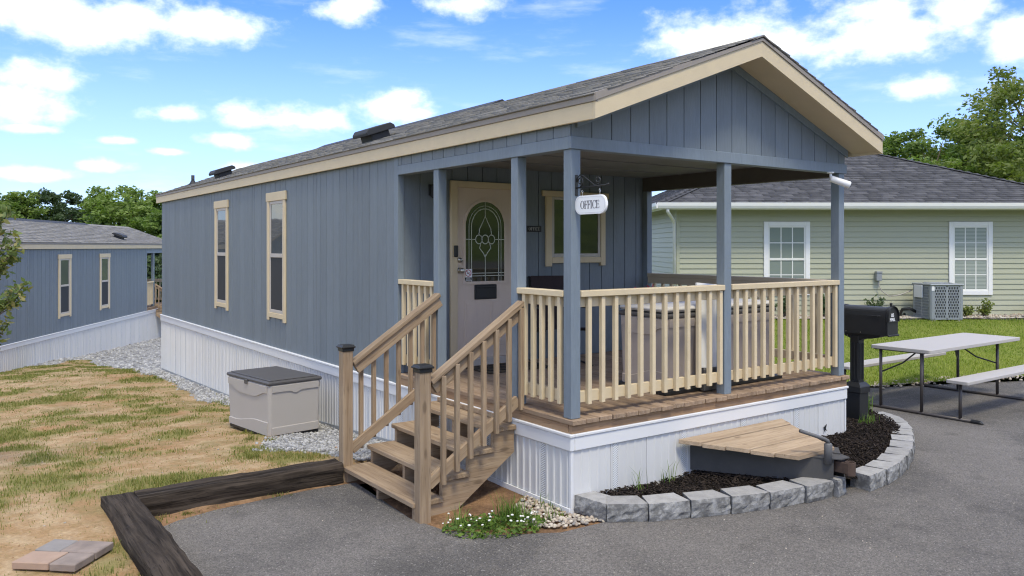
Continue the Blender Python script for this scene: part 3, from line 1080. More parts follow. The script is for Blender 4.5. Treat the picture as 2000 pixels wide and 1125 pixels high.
def glyph(bm, ch, x, z, h, lo, hi):
    """roman capital letters with serifs, drawn in the xz plane; returns the advance"""
    st, th, sr = 0.15 * h, 0.055 * h, 0.05 * h
    def rect(x0, z0, x1, z1):
        bm_prism(bm, [(x + x0 * h, z + z0 * h), (x + x1 * h, z + z0 * h), (x + x1 * h, z + z1 * h), (x + x0 * h, z + z1 * h)], lo, hi, 'y')
    def ring(cx, rx, t0, t1, full):
        pts_o, pts_i = [], []
        n = 22
        for i in range(n + (0 if full else 1)):
            a = t0 + (t1 - t0) * i / n
            pts_o.append((x + (cx + rx * math.cos(a)) * h, z + (0.5 + 0.515 * math.sin(a)) * h))
            k = 0.13 * abs(math.cos(a)) + 0.03
            pts_i.append((x + (cx + (rx - k) * math.cos(a)) * h, z + (0.5 + (0.515 - 0.05) * math.sin(a)) * h))
        if full:
            ring_prism(bm, pts_o, pts_i, lo, hi)
        else:
            for i in range(n):
                bm_prism(bm, [pts_o[i], pts_o[i + 1], pts_i[i + 1], pts_i[i]], lo, hi, 'y')
    if ch == 'O':
        ring(0.40, 0.38, 0, 2 * math.pi, True)
        return 0.86 * h
    if ch == 'C':
        ring(0.40, 0.38, 0.75, 2 * math.pi - 0.75, False)
        rect(0.64, 0.70, 0.69, 0.98)
        return 0.78 * h
    if ch == 'I':
        rect(0.10, 0, 0.24, 1)
        rect(0.02, 0, 0.32, 0.05)
        rect(0.02, 0.95, 0.32, 1.0)
        return 0.40 * h
    rect(0.10, 0, 0.24, 1)
    rect(0.02, 0.95, 0.60, 1.0)
    rect(0.55, 0.74, 0.60, 0.95)
    rect(0.24, 0.49, 0.48, 0.54)
    rect(0.44, 0.40, 0.48, 0.63)
    if ch == 'E':
        rect(0.02, 0, 0.62, 0.05)
        rect(0.57, 0.05, 0.62, 0.27)
        return 0.72 * h
    rect(0.02, 0, 0.34, 0.05)
    return 0.66 * h


def word(bm, text, x, z, h, lo, hi, squeeze=1.0):
    for ch in text:
        x += glyph(bm, ch, x, z, h, lo, hi) * squeeze
    return x


def make_home():
    H = thing('manufactured_home', 'blue-grey home with cream trim, open porch and office sign in front', 'house', (0, 0, 0))
    # walls behind the boards
    box('wall', (0.014, 2.84, 0.45), (0.10, 13.55, 3.05), 'blue_siding', H, 0)
    box('wall', (0.10, 2.842, 0.45), (3.58, 2.94, 3.05), 'blue_siding', H, 0)
    box('wall', (3.58, 2.83, 0.45), (3.68, 13.55, 3.05), 'blue_siding', H, 0)
    box('wall', (0.10, 13.45, 0.45), (3.58, 13.55, 3.05), 'blue_siding', H, 0)
    # siding boards of the long wall
    y = 2.905
    k = 0
    pat = [0.2, 0.2, 0.2, 0.2, 0.11, 0.11, 0.2]
    while y < 13.5:
        w = min(pat[k % 7], 13.545 - y)
        box('siding_board', (0.0 if k % 3 else -0.0008, y + 0.004, 0.57), (0.0135, y + w - 0.004, 2.995), 'blue_siding', H, 0.002)
        y += w
        k += 1
    box('corner_trim', (-0.012, 2.812, 0.57), (0.06, 2.901, 2.995), 'blue_trim', H, 0.003)
    # porch back wall
    x = 0.062
    while x < 3.66:
        w = min(0.2, 3.675 - x)
        box('siding_board', (x + 0.004, 2.825, DECK), (x + w - 0.004, 2.8415, 2.97), 'blue_siding', H, 0.002)
        x += 0.2
    # back gable
    prism('gable_wall', [(0.0, 2.99), (3.68, 2.99), (3.68, 3.05), (RIDGE, 3.05 + PITCH * 1.85), (0.0, 3.05)], 13.45, 13.54, 'y', 'blue_siding', H)
    # front gable boards
    box('porch_beam', (0.0, 0.014, 2.802), (3.68, 0.10, 2.968), 'blue_trim', H, 0.003)
    prism('gable_wall', [(0.02, 2.97), (3.66, 2.97), (3.66, 3.05), (RIDGE, 3.05 + PITCH * 1.80), (0.02, 3.05)], 0.016, 0.09, 'y', 'blue_siding', H)
    zr = lambda xx: 3.055 + PITCH * (HALF - abs(xx - RIDGE) - 0.05)
    x = 0.0
    while x < 3.67:
        a, b = x + 0.004, min(x + 0.21, 3.68) - 0.004
        pts = [(a, 2.897), (b, 2.897), (b, zr(b))]
        if a < RIDGE < b:
            pts.append((RIDGE, zr(RIDGE)))
        pts.append((a, zr(a)))
        prism('gable_board', pts, 0.0, 0.0138, 'y', 'blue_siding', H)
        x += 0.21
    box('beam_trim', (-0.014, -0.014, 2.80), (3.694, 0.0135, 2.896), 'blue_trim', H, 0.003)
    for s in (-1, 1):
        e = RIDGE + s * (HALF - 0.10)
        prism('gable_trim', [(e, 3.040), (RIDGE, 3.040 + PITCH * (HALF - 0.10)), (RIDGE, 2.968 + PITCH * (HALF - 0.10)), (e, 2.968)], -0.016, -0.0005, 'y', 'blue_trim', H)
    # side beams over the porch
    box('porch_beam', (0.002, 0.1005, 2.802), (0.10, 2.822, 2.968), 'blue_trim', H, 0.003)
    box('beam_trim', (-0.014, 0.014, 2.80), (0.0015, 2.81, 2.896), 'blue_trim', H, 0.003)
    y = 0.0
    while y < 2.80:
        w = min(0.21, 2.811 - y)
        box('gable_board', (-0.010, y + 0.004, 2.897), (0.0018, y + w - 0.004, 3.02), 'blue_siding', H, 0.002)
        y += 0.21
    box('porch_beam', (3.58, 0.1005, 2.77), (3.679, 2.824, 2.968), 'shaded_beam', H, 0.003)
    box('porch_ceiling', (0.1005, 0.1005, 2.945), (3.5795, 2.8245, 2.967), 'porch_ceiling', H, 0)
    for i in range(1, 4):
        box('ceiling_batten', (0.11, 0.1 + i * 0.68, 2.936), (3.57, 0.115 + i * 0.68, 2.945), 'porch_ceiling', H, 0)
    # roof
    rz = lambda xx, off=0.0: 3.162 + off + 0.359 * (HALF - abs(xx - RIDGE))
    for s in (-1, 1):
        e = RIDGE + s * HALF
        prism('roof', [(e, rz(e)), (RIDGE, rz(RIDGE)), (RIDGE, rz(RIDGE) - 0.05), (e, rz(e) - 0.05)], Y0R, Y1R, 'y', 'drip_trim', H)
        prism('rake_board', [(e, 2.985), (RIDGE, 2.985 + PITCH * HALF), (RIDGE, 3.117 + PITCH * HALF), (e, 3.117)], Y0R - 0.024, Y0R + 0.006, 'y', 'cream_trim', H)
        prism('drip_edge', [(e + s * 0.006, 3.118), (RIDGE, 3.12 + PITCH * HALF), (RIDGE, 3.146 + PITCH * HALF), (e + s * 0.006, 3.176)], Y0R - 0.034, Y0R + 0.004, 'y', 'drip_trim', H)
        prism('rake_soffit', [(e - s * 0.025, 3.012), (RIDGE, 3.012 + PITCH * (HALF - 0.02)), (RIDGE, 3.032 + PITCH * (HALF - 0.02)), (e - s * 0.025, 3.032)], Y0R + 0.0065, -0.0165, 'y', 'cream_trim', H)
        a, b = sorted((e, e - s * 0.024))
        box('fascia', (a, Y0R + 0.0065, 2.985), (b, Y1R, 3.112), 'cream_trim', H, 0.003)
        a, b = sorted((e + s * 0.010, e - s * 0.024))
        box('drip_edge', (a, Y0R - 0.03, 3.1125), (b, Y1R, 3.174), 'drip_trim', H, 0.003)
        slope = math.hypot(HALF, PITCH * HALF)
        rows = int(slope / 0.14)
        if s < 0:
            o_, u_, v_ = (e - 0.02, Y1R, rz(e) - 0.002), (0, -1, 0), (HALF / slope, 0, PITCH * HALF / slope)
        else:
            o_, u_, v_ = (e + 0.02, Y0R - 0.04, rz(e) - 0.002), (0, 1, 0), (-HALF / slope, 0, PITCH * HALF / slope)
        shingle_field('shingle_field', o_, u_, v_, rows, lambda k: (0.0, Y1R - Y0R + 0.04), 'shingle_brown', H, seed=3 + s)
    prism('ridge_cap', [(RIDGE - 0.16, rz(RIDGE - 0.16) + 0.016), (RIDGE, rz(RIDGE) + 0.020), (RIDGE + 0.16, rz(RIDGE + 0.16) + 0.016), (RIDGE, rz(RIDGE) + 0.034)], Y0R - 0.045, Y1R, 'y', 'shingle_brown', H)
    prism('ridge_vent', [(RIDGE - 0.17, rz(RIDGE - 0.17) + 0.02), (RIDGE - 0.165, rz(RIDGE - 0.17) + 0.045), (RIDGE, rz(RIDGE) + 0.062), (RIDGE + 0.165, rz(RIDGE + 0.17) + 0.045), (RIDGE + 0.17, rz(RIDGE + 0.17) + 0.02), (RIDGE, rz(RIDGE) + 0.035)], 3.6, 9.3, 'y', 'vent_black', H)
    tilt = math.atan(0.359)
    for (vx, vy) in ((0.45, 4.25), (0.45, 10.60)):
        bm = bmesh.new()
        bm_box(bm, (-0.13, -0.15, 0.0), (0.13, 0.15, 0.10), 0.01)
        pts = [(-0.20, 0.09), (0.20, 0.09), (0.20, 0.13), (0.155, 0.17), (-0.155, 0.17), (-0.20, 0.13)]
        bm_prism(bm, pts, -0.20, 0.20, 'y')
        bmesh.ops.bevel(bm, geom=bm.edges[:], offset=0.008, segments=1, affect='EDGES', profile=0.5)
        from_bm('roof_vent', bm, 'vent_black', H, loc=(vx, vy, rz(vx) + 0.008), rot=(0, -tilt, 0))
    vx, vy = 0.42, 12.70
    bm = bmesh.new()
    bm_tube(bm, [(vx, vy, rz(vx) - 0.02), (vx, vy, rz(vx) + 0.20)], 0.034, 10)
    bm_tube(bm, [(vx, vy, rz(vx) - 0.01), (vx, vy, rz(vx) + 0.04), (vx, vy, rz(vx) + 0.09)], [0.11, 0.06, 0.04], 10)
    from_bm('vent_pipe', bm, 'vent_black', H, True)
    # skirting
    n = 34
    for i in range(n):
        skirt_panel((0.0, i * SK, -0.95), 1.435, 0, H, 'skirt_side', i % 2 == 0)
    for i in range(9):
        skirt_panel((0.006 + (i + 1) * SK, 0.0, -0.15), 0.635, R_(90), H, 'skirt_front', i % 2 == 1)
    box('skirting_panel', (3.612, 0.001, -0.15), (3.675, 0.0145, 0.485), 'white_vinyl', H, 0)
    box('skirting_panel', (3.664, 0.015, -0.95), (3.678, 13.55, 0.485), 'white_vinyl', H, 0)
    box('skirting_panel', (0.0, 13.601, -0.95), (3.66, 13.615, 0.485), 'white_vinyl', H, 0)
    box('skirting_corner', (-0.010, -0.010, -0.15), (0.018, 0.018, 0.482), 'white_band', H, 0.004)
    box('skirting_corner', (3.666, -0.010, -0.15), (3.690, 0.0, 0.482), 'white_band', H, 0.003)
    for (lo, hi) in (((-0.020, -0.020, 0.478), (0.02, 13.60, 0.585)), ((0.0205, -0.020, 0.478), (3.695, 0.02, 0.585)), ((3.66, 0.0205, 0.478), (3.695, 13.60, 0.585))):
        box('skirting_band', lo, hi, 'white_band', H, 0.006)
    for (lo, hi) in (((-0.030, -0.030, 0.5855), (0.02, 13.60, 0.610)), ((0.0205, -0.030, 0.5855), (3.705, 0.02, 0.610)), ((3.66, 0.0205, 0.5855), (3.705, 13.60, 0.610))):
        box('skirting_ledge', lo, hi, 'white_band', H, 0.005)
    # bottom track following the ground along the long side
    prev = None
    ys = [0.0, 0.6, 1.1, 2.2, 3.0, 4.5, 6.5, 8.7, 11, 13.5]
    for a, b in zip(ys, ys[1:]):
        za, zb = yard_local(0.0, a) + 0.02, yard_local(0.0, b) + 0.02
        beam('skirting_track', (-0.013, a, za), (-0.013, b, zb), 0.012, 0.045, 'galvanised' if a > 2 else 'white_band', H, 0.002)
    box('hole', (3.30, -0.004, 0.20), (3.335, 0.0, 0.245), 'ac_dark', H, 0.001)
    prism('hole', [(3.305, 0.24), (3.345, 0.262), (3.33, 0.22), (3.342, 0.19), (3.312, 0.205), (3.29, 0.17), (3.30, 0.21), (3.285, 0.235)], -0.0115, -0.0105, 'y', 'ac_dark', H)
    # deck
    nb = 27
    for i in range(nb):
        x0 = -0.022 + i * 3.722 / nb
        off = random.uniform(-0.010, 0.010)
        o = box('deck_board', (x0 + 0.003, -0.045, 0.682), (x0 + 3.722 / nb - 0.003, 2.823, DECK), 'deck_wood', H, 0.004)
        o.location.y += off
        o.location.z += random.uniform(-0.0025, 0.0025)
    box('deck_rim', (-0.006, -0.014, 0.6105), (3.69, 0.024, 0.679), 'deck_rim', H, 0.002)
    beam('deck_rim', (0.006, 0.0245, 0.645), (0.006, 2.82, 0.645), 0.038, 0.068, 'deck_rim', H, 0.002)
    beam('deck_rim', (3.672, 0.0245, 0.645), (3.672, 2.82, 0.645), 0.038, 0.068, 'deck_rim', H, 0.002)
    # posts
    for (px, py) in ((0.0, 0.0), (0.0, 0.70), (0.0, 2.0), (1.79, 0.0), (3.575, 0.0)):
        box('porch_post', (px, py, DECK), (px + 0.095, py + 0.095, 2.8015), 'blue_trim', H, 0.004)
    box('porch_post', (3.585, 2.745, DECK), (3.675, 2.824, 2.769), 'blue_trim', H, 0.004)
    # railings
    railing(H, (0.096, 0.0, DECK), 0, 1.692, 12, 'cream_rail', first=0.10, last=1.655)
    railing(H, (1.886, 0.0, DECK), 0, 1.688, 13, 'cream_rail', first=0.09, last=1.65)
    railing(H, (0.0, 0.699, DECK), R_(-90), 0.603, 5, 'cream_rail', first=0.08, last=0.54)
    railing(H, (0.0, 2.811, DECK), R_(-90), 0.714, 6, 'cream_rail', first=0.07, last=0.66)
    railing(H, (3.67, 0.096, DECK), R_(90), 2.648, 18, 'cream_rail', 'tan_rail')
    # windows of the long wall
    for yc in (6.487, 9.16):
        side_window(H, yc)
    # porch window
    bm = bmesh.new()
    bm_box(bm, (1.905, 2.790, 2.650), (2.955, 2.8245, 2.718), 0.004)
    bm_box(bm, (1.955, 2.794, 1.812), (2.045, 2.8245, 2.649), 0.004)
    bm_box(bm, (2.825, 2.794, 1.812), (2.905, 2.8245, 2.649), 0.004)
    bm_box(bm, (2.0455, 2.7935, 1.850), (2.8245, 2.8245, 1.922), 0.004)
    w = from_bm('window', bm, 'cream_trim', H)
    bm = bmesh.new()
    bm_box(bm, (2.0455, 2.803, 1.9225), (2.085, 2.8245, 2.649), 0.003)
    bm_box(bm, (2.785, 2.803, 1.9225), (2.8245, 2.8245, 2.649), 0.003)
    bm_box(bm, (2.0855, 2.804, 1.9225), (2.7845, 2.8245, 1.965), 0.003)
    bm_box(bm, (2.0855, 2.804, 2.615), (2.7845, 2.8245, 2.649), 0.003)
    from_bm('sash', bm, 'window_vinyl', w)
    box('pane', (2.0855, 2.812, 1.9655), (2.7845, 2.8165, 2.6145), 'dark_glass', w, 0)
    # front door
    bm = bmesh.new()
    bm_box(bm, (0.628, 2.785, DECK + 0.02), (0.712, 2.8245, 2.775), 0.004)
    bm_box(bm, (1.541, 2.785, DECK + 0.02), (1.622, 2.8245, 2.775), 0.004)
    bm_box(bm, (0.7125, 2.785, 2.703), (1.5405, 2.8245, 2.7745), 0.004)
    from_bm('door_frame', bm, 'cream_trim', H)
    box('door_sill', (0.7125, 2.765, DECK), (1.5405, 2.8245, 0.80), 'window_vinyl', H, 0.004)
    bm = bmesh.new()
    bm_box(bm, (0.713, 2.800, 0.802), (1.540, 2.8245, 2.7025), 0.003)
    cx = 1.078
    ring_prism(bm, arch_pts(cx, 0.292, 1.628, 2.580, 0.30), arch_pts(cx, 0.262, 1.660, 2.552, 0.275), 2.7885, 2.801)
    for (a, b) in ((0.80, 0.985), (1.150, 1.335)):
        bm_box(bm, (a, 2.795, 0.93), (b, 2.8005, 1.448), 0.012)
        bm_box(bm, (a + 0.03, 2.791, 0.96), (b - 0.03, 2.7955, 1.418), 0.01)
    door = from_bm('door', bm, 'taupe_door', H)
    prism('door_glass', arch_pts(cx, 0.2625, 1.660, 2.552, 0.275), 2.7945, 2.7995, 'y', 'door_glass', door)
    bm = bmesh.new()
    lo, hi = 2.791, 2.7944
    for inset, wd in ((0.045, 0.006), (0.078, 0.010)):
        ap = arch_pts(cx, 0.262 - inset, 1.66, 2.552 - inset, 0.275 - inset * 0.9)
        bm_ribbon(bm, ap[1:] + [ap[0]], wd, lo, hi)
    for zz, wd in ((1.752, 0.008), (1.722, 0.008)):
        bm_ribbon(bm, [(cx - 0.26, zz), (cx + 0.26, zz)], wd, lo, hi)
    bm_ribbon(bm, [(cx, 1.662), (cx, 1.96)], 0.008, lo, hi)
    bm_ribbon(bm, [(cx, 2.39), (cx, 2.55)], 0.008, lo, hi)
    zc = 2.13
    for s in (-1, 1):
        bm_ribbon(bm, [(cx, 2.39), (cx + s * 0.03, 2.33), (cx + s * 0.075, 2.25), (cx + s * 0.085, 2.19), (cx + s * 0.05, 2.16)], 0.009, lo, hi)
        bm_ribbon(bm, [(cx, 1.93), (cx + s * 0.03, 1.98), (cx + s * 0.075, 2.03), (cx + s * 0.06, 2.09), (cx + s * 0.03, 2.10)], 0.009, lo, hi)
        c2 = [(cx + s * 0.085 + 0.045 * math.cos(a), zc + 0.05 * math.sin(a)) for a in np.linspace(0, 2 * math.pi, 15)]
        bm_ribbon(bm, c2, 0.009, lo, hi)
        bm_ribbon(bm, [(cx + s * 0.13, zc), (cx + s * 0.26, zc)], 0.007, lo, hi)
    c3 = [(cx + 0.045 * math.cos(a), zc + 0.05 * math.sin(a)) for a in np.linspace(0, 2 * math.pi, 15)]
    bm_ribbon(bm, c3, 0.010, lo, hi)
    from_bm('leading', bm, 'leading', door)
    bm = bmesh.new()
    bm_box(bm, (0.934, 2.786, 1.458), (1.235, 2.7998, 1.622), 0.006)
    bm_box(bm, (0.948, 2.776, 1.585), (1.221, 2.7862, 1.612), 0.004)
    bm_box(bm, (0.952, 2.782, 1.475), (1.217, 2.7862, 1.575), 0.003)
    from_bm('mail_slot', bm, 'black_plastic', door)
    bm = bmesh.new()
    bm_tube(bm, [(0.745, 2.80, 1.785), (0.745, 2.78, 1.785), (0.745, 2.765, 1.785), (0.745, 2.74, 1.785), (0.745, 2.732, 1.785)], [0.034, 0.03, 0.014, 0.03, 0.018], 12)
    bm_tube(bm, [(0.745, 2.80, 1.90), (0.745, 2.782, 1.90)], [0.03, 0.027], 12)
    bm_box(bm, (0.740, 2.768, 1.885), (0.750, 2.783, 1.915))
    from_bm('door_handle', bm, 'steel', door, True)
    bm = bmesh.new()
    bm_box(bm, (0.655, 2.762, 1.935), (0.708, 2.7848, 2.062), 0.008)
    kp = from_bm('keypad', bm, 'black_plastic', door)
    # printed no-smoking sticker on the glass
    bm = bmesh.new()
    bm_box(bm, (0.800, 2.7895, 1.667), (0.900, 2.7907, 1.800))
    st = from_bm('sticker', bm, 'sign_white', door)
    st['label'] = 'white no-smoking sticker with a red ring above a black text block'
    return H, door


HOME, DOOR = make_home()


# ------------------------------------------------------------------ steps up to the porch
def make_stairs():
    S = thing('wooden_stairs', 'weathered wooden steps with handrails and black post caps up to the office porch', 'stairs', (-0.5, 1.35, -0.07))
    tops = [0.08, 0.24, 0.40, 0.56]
    nose = [-1.0, -0.755, -0.51, -0.265]
    for zt, xn in zip(tops, nose):
        o = beam('tread', (xn + 0.14, 0.690, zt - 0.019), (xn + 0.14, 2.0, zt - 0.019), 0.275, 0.038, 'stair_wood', S, 0.004)
    out = [(-0.97, -0.10)]
    for i, (zt, xn) in enumerate(zip(tops, nose)):
        nx = nose[i + 1] + 0.02 if i < 3 else -0.024
        out += [(xn + 0.03, zt - 0.039), (nx + 0.01, zt - 0.039)]
    out += [(-0.026, 0.50), (-0.026, 0.33), (-0.66, -0.10)]
    for (a, b) in ((0.715, 0.753), (1.33, 1.368), (1.945, 1.983)):
        bm = bmesh.new()
        bm_prism(bm, out, a, b, 'y')
        from_bm('stringer', bm, 'stair_wood', S)
    box('riser', (-0.045, 0.755, 0.565), (-0.0255, 1.945, 0.606), 'stair_wood', S, 0.002)

    def cap(cx, cy, z):
        bm = bmesh.new()
        bm_box(bm, (cx - 0.056, cy - 0.056, z - 0.022), (cx + 0.056, cy + 0.056, z + 0.008), 0.004)
        bm_box(bm, (cx - 0.068, cy - 0.068, z + 0.007), (cx + 0.068, cy + 0.068, z + 0.024), 0.006)
        b = [bm.verts.new((cx + sx * 0.060, cy + sy * 0.060, z + 0.022)) for sx, sy in ((-1, -1), (1, -1), (1, 1), (-1, 1))]
        t = [bm.verts.new((cx + sx * 0.052, cy + sy * 0.052, z + 0.036)) for sx, sy in ((-1, -1), (1, -1), (1, 1), (-1, 1))]
        top = bm.verts.new((cx, cy, z + 0.042))
        bm.faces.new(b[::-1])
        for i in range(4):
            j = (i + 1) % 4
            bm.faces.new((b[i], b[j], t[j], t[i]))
            bm.faces.new((t[i], t[j], top))
        return bm

    def newel(cx, cy, zb, zt):
        p = beam('newel_post', (cx, cy, zb), (cx, cy, zt), 0.095, 0.095, 'stair_wood', S, 0.004)
        c = from_bm('post_cap', cap(0, 0, 0), 'black_plastic')
        c.parent = p
        c.matrix_parent_inverse = Matrix()
        L = (zt - zb) / 2
        # the post's local X is world up
        q = p.rotation_euler.to_matrix().inverted()
        c.rotation_euler = q.to_euler()
        c.location = q @ Vector((0, 0, L))
        return p
    newel(-0.933, 0.652, -0.10, 1.110)
    newel(-0.952, 2.018, -0.14, 1.130)
    sl = 0.655
    for (yc, sgn, zoff, xa, xb) in ((0.652, -1, 0.0, -0.884, 0.0), (2.020, 1, 0.0, -0.903, 0.0)):
        za = 1.60 + sl * xa
        n = Vector((-sl, 0, 1)).normalized()
        dd = Vector((1, 0, sl)).normalized()
        p0 = Vector((xa, yc, za)) - n * 0.019
        p1 = Vector((xb, yc, 1.60 + sl * xb)) - n * 0.019
        beam('handrail', p0, p1, 0.092, 0.038, 'stair_wood', S, 0.004)
        yy = yc - sgn * 0.005
        q0 = Vector((xa, yy, za)) - n * 0.085
        q1 = Vector((xb - 0.02, yy, 1.60 + sl * (xb - 0.02))) - n * 0.085
        beam('upper_rail', q0, q1, 0.038, 0.090, 'stair_wood', S, 0.003)
        zb = 0.215
        r0 = Vector((xa, yy, zb))
        r1 = Vector((xb - 0.03, yy, zb + sl * (xb - 0.03 - xa)))
        beam('lower_rail', r0, r1, 0.038, 0.088, 'stair_wood', S, 0.003)
        yb = yy + sgn * 0.0385
        for i in range(7):
            x = xa + 0.115 + i * (abs(xa) - 0.135) / 6
            zlo = zb + sl * (x - xa) - 0.085
            zhi = 1.60 + sl * x - 0.048
            beam('baluster', (x, yb, zlo), (x, yb, zhi), 0.037, 0.037, 'stair_wood', S, 0.003)
    finalize(S)
    return S


STAIRS = make_stairs()

# sticker print
bm = bmesh.new()
bm_box(bm, (0.805, 2.7884, 1.672), (0.895, 2.7896, 1.707))
ring = [(0.850 + 0.036 * math.cos(a), 1.755 + 0.036 * math.sin(a)) for a in np.linspace(0, 2 * math.pi, 25)]
bm_ribbon(bm, [(0.835, 1.752), (0.868, 1.757)], 0.008, 2.7886, 2.7896)
pr = from_bm('sticker_print', bm, 'ink_black', DOOR)
bm = bmesh.new()
bm_ribbon(bm, ring, 0.008, 2.7884, 2.7896)
bm_ribbon(bm, [(0.826, 1.780), (0.874, 1.730)], 0.007, 2.7882, 2.7885)
from_bm('sticker_print', bm, 'red_print', DOOR)
bm = bmesh.new()
for k in range(3):
    bm_box(bm, (0.815 + 0.004 * k, 2.7878, 1.677 + 0.010 * k), (0.885 - 0.004 * k, 2.7883, 1.681 + 0.010 * k))
from_bm('sticker_print', bm, 'sign_white', DOOR)

# ------------------------------------------------------------------ signs, lamp, camera on the porch
sb = thing('sign_bracket', 'black scrolled iron bracket screwed to the front corner post', 'bracket', (0.05, -0.001, 2.44))
bm = bmesh.new()
bm_box(bm, (0.037, -0.0085, 2.440), (0.063, -0.0005, 2.602), 0.003)
from_bm('back_plate', bm, 'black_metal', sb)
tube('arm', [(0.05, -0.006, 2.500), (0.05, -0.34, 2.505), (0.05, -0.362, 2.512), (0.05, -0.368, 2.506)], [0.006, 0.006, 0.007, 0.009], 'black_metal', sb)
pts = []
for i in range(22):                                   # scroll at the post
    a = R_(-160) + i / 21 * R_(430)
    r = 0.014 + 0.026 * i / 21
    pts.append((0.05, -0.048 + r * math.cos(a) * 0.9, 2.548 + r * math.sin(a)))
tube('scroll', pts, 0.0045, 'black_metal', sb, 6)
tube('scroll', [(0.05, -0.012, 2.545), (0.05, -0.020, 2.580), (0.05, -0.045, 2.597), (0.05, -0.085, 2.590), (0.05, -0.150, 2.550), (0.05, -0.215, 2.510), (0.05, -0.235, 2.507)], 0.0048, 'black_metal', sb, 6)
pts = []
for i in range(20):
    a = R_(-90) - i / 19 * R_(400)
    r = 0.030 - 0.018 * i / 19
    pts.append((0.05, -0.250 + r * math.cos(a), 2.545 + r * math.sin(a)))
tube('scroll', [(0.05, -0.215, 2.510)] + pts, 0.0048, 'black_metal', sb, 6)
finalize(sb)
hs = thing('hanging_sign', 'white oval-ended board reading OFFICE hanging from the corner post', 'sign', (0.05, -0.172, 2.29))


def stadium(hw, hh, r, n=8):
    p = []
    for (cx, cz, a0) in ((hw - r, hh - r, 0), (-(hw - r), hh - r, 90), (-(hw - r), -(hh - r), 180), (hw - r, -(hh - r), 270)):
        for i in range(n + 1):
            a = R_(a0 + 90 * i / n)
            p.append((cx + r * math.cos(a), cz + r * math.sin(a)))
    return p


def to_left(o):
    """modelled facing -Y: turn to face -X"""
    o.rotation_euler = (0, 0, R_(-90))


bm = bmesh.new()
bm_prism(bm, stadium(0.176, 0.071, 0.060), -0.011, 0.011, 'y')
bmesh.ops.bevel(bm, geom=[e for e in bm.edges if abs(e.verts[0].co.y - e.verts[1].co.y) < 1e-6], offset=0.005, segments=2, affect='EDGES', profile=0.5)
o = from_bm('board', bm, 'sign_white', hs)
o.location = (0, 0, 0.075)
to_left(o)
bm = bmesh.new()
so, si = stadium(0.166, 0.061, 0.052), stadium(0.1625, 0.0575, 0.0485)
ring_prism(bm, so, si, -0.0118, -0.0105)
o = from_bm('border', bm, 'white_band', hs)
o.location = (0, 0, 0.075)
to_left(o)
bm = bmesh.new()
word(bm, 'OFFICE', -0.110, -0.029, 0.060, -0.0125, -0.0108, 0.88)
o = from_bm('lettering', bm, 'ink_grey', hs)
o.location = (0, 0, 0.075)
to_left(o)
for yy in (-0.10, 0.10):
    tube('hook', [(0, yy, 0.146), (0, yy, 0.165), (0.008, yy, 0.178), (0, yy, 0.192), (-0.008, yy, 0.178), (0, yy, 0.166)], 0.0025, 'steel', hs, 6)
    tube('hook', [(0, yy, 0.188), (0, yy, 0.2085)], 0.0025, 'black_metal', hs, 6)

wp = thing('wall_plaque', 'small black plaque reading OFFICE on the wall between door and porch window', 'sign', (1.790, 2.824, 2.223))
bm = bmesh.new()
bm_box(bm, (-0.107, -0.010, 0.0), (0.107, 0.0, 0.072), 0.003)
from_bm('plate', bm, 'ink_black', wp)
bm = bmesh.new()
word(bm, 'OFFICE', -0.084, 0.017, 0.038, -0.0112, -0.0098, 1.07)
from_bm('lettering', bm, 'plaque_letters', wp)

wl = thing('wall_lamp', 'small black wall lamp left of the office door', 'lamp', (0.40, 2.824, 2.57))
bm = bmesh.new()
bm_box(bm, (-0.04, -0.015, 0.03), (0.04, 0.0, 0.15), 0.004)
from_bm('back_plate', bm, 'black_metal', wl)
bm = bmesh.new()
bm_tube(bm, [(0, -0.07, 0.0), (0, -0.07, 0.015), (0, -0.07, 0.13), (0, -0.07, 0.155)], [0.03, 0.045, 0.045, 0.012], 10)
bm_box(bm, (-0.012, -0.07, 0.12), (0.012, -0.0155, 0.14))
from_bm('lamp_body', bm, 'black_metal', wl)

sc = thing('security_camera', 'white bullet security camera under the gable at the right porch post', 'camera', (3.40, -0.02, 2.80))
tube('mount', [(-0.03, -0.015, 0.0), (-0.03, -0.015, -0.012)], 0.035, 'sign_white', sc, 14)
tube('arm', [(-0.03, -0.015, -0.012), (-0.03, -0.02, -0.055), (-0.01, -0.03, -0.075)], 0.013, 'sign_white', sc, 8)
dv = Vector((0.62, -0.60, -0.32)).normalized()
c0 = Vector((-0.04, -0.02, -0.065))
bm = bmesh.new()
bm_tube(bm, [c0, c0 + dv * 0.012, c0 + dv * 0.19, c0 + dv * 0.20], [0.024, 0.033, 0.036, 0.032], 14)
from_bm('body', bm, 'sign_white', sc, True)
bm = bmesh.new()
bm_tube(bm, [c0 + dv * 0.1985, c0 + dv * 0.206], [0.029, 0.026], 14)
from_bm('lens', bm, 'black_plastic', sc)

dm = thing('door_mat', 'patterned brown and black mat at the office door', 'mat', (1.15, 2.45, DECK + 0.003))
bm = bmesh.new()
bm_box(bm, (-0.42, -0.26, 0.0), (0.42, 0.26, 0.010), 0.003)
from_bm('mat', bm, 'mat_pattern', dm)
bm = bmesh.new()
for k in range(5):
    c = [(-0.30 + k * 0.15 + 0.055 * math.cos(a), 0.16 * math.sin(a)) for a in np.linspace(0, 2 * math.pi, 17)]
    n = len(c)
    for i in range(n - 1):
        bm_tube(bm, [(c[i][0], c[i][1], 0.0108), (c[i + 1][0], c[i + 1][1], 0.0108)], 0.006, 5)
from_bm('mat_pattern', bm, 'ink_black', dm)


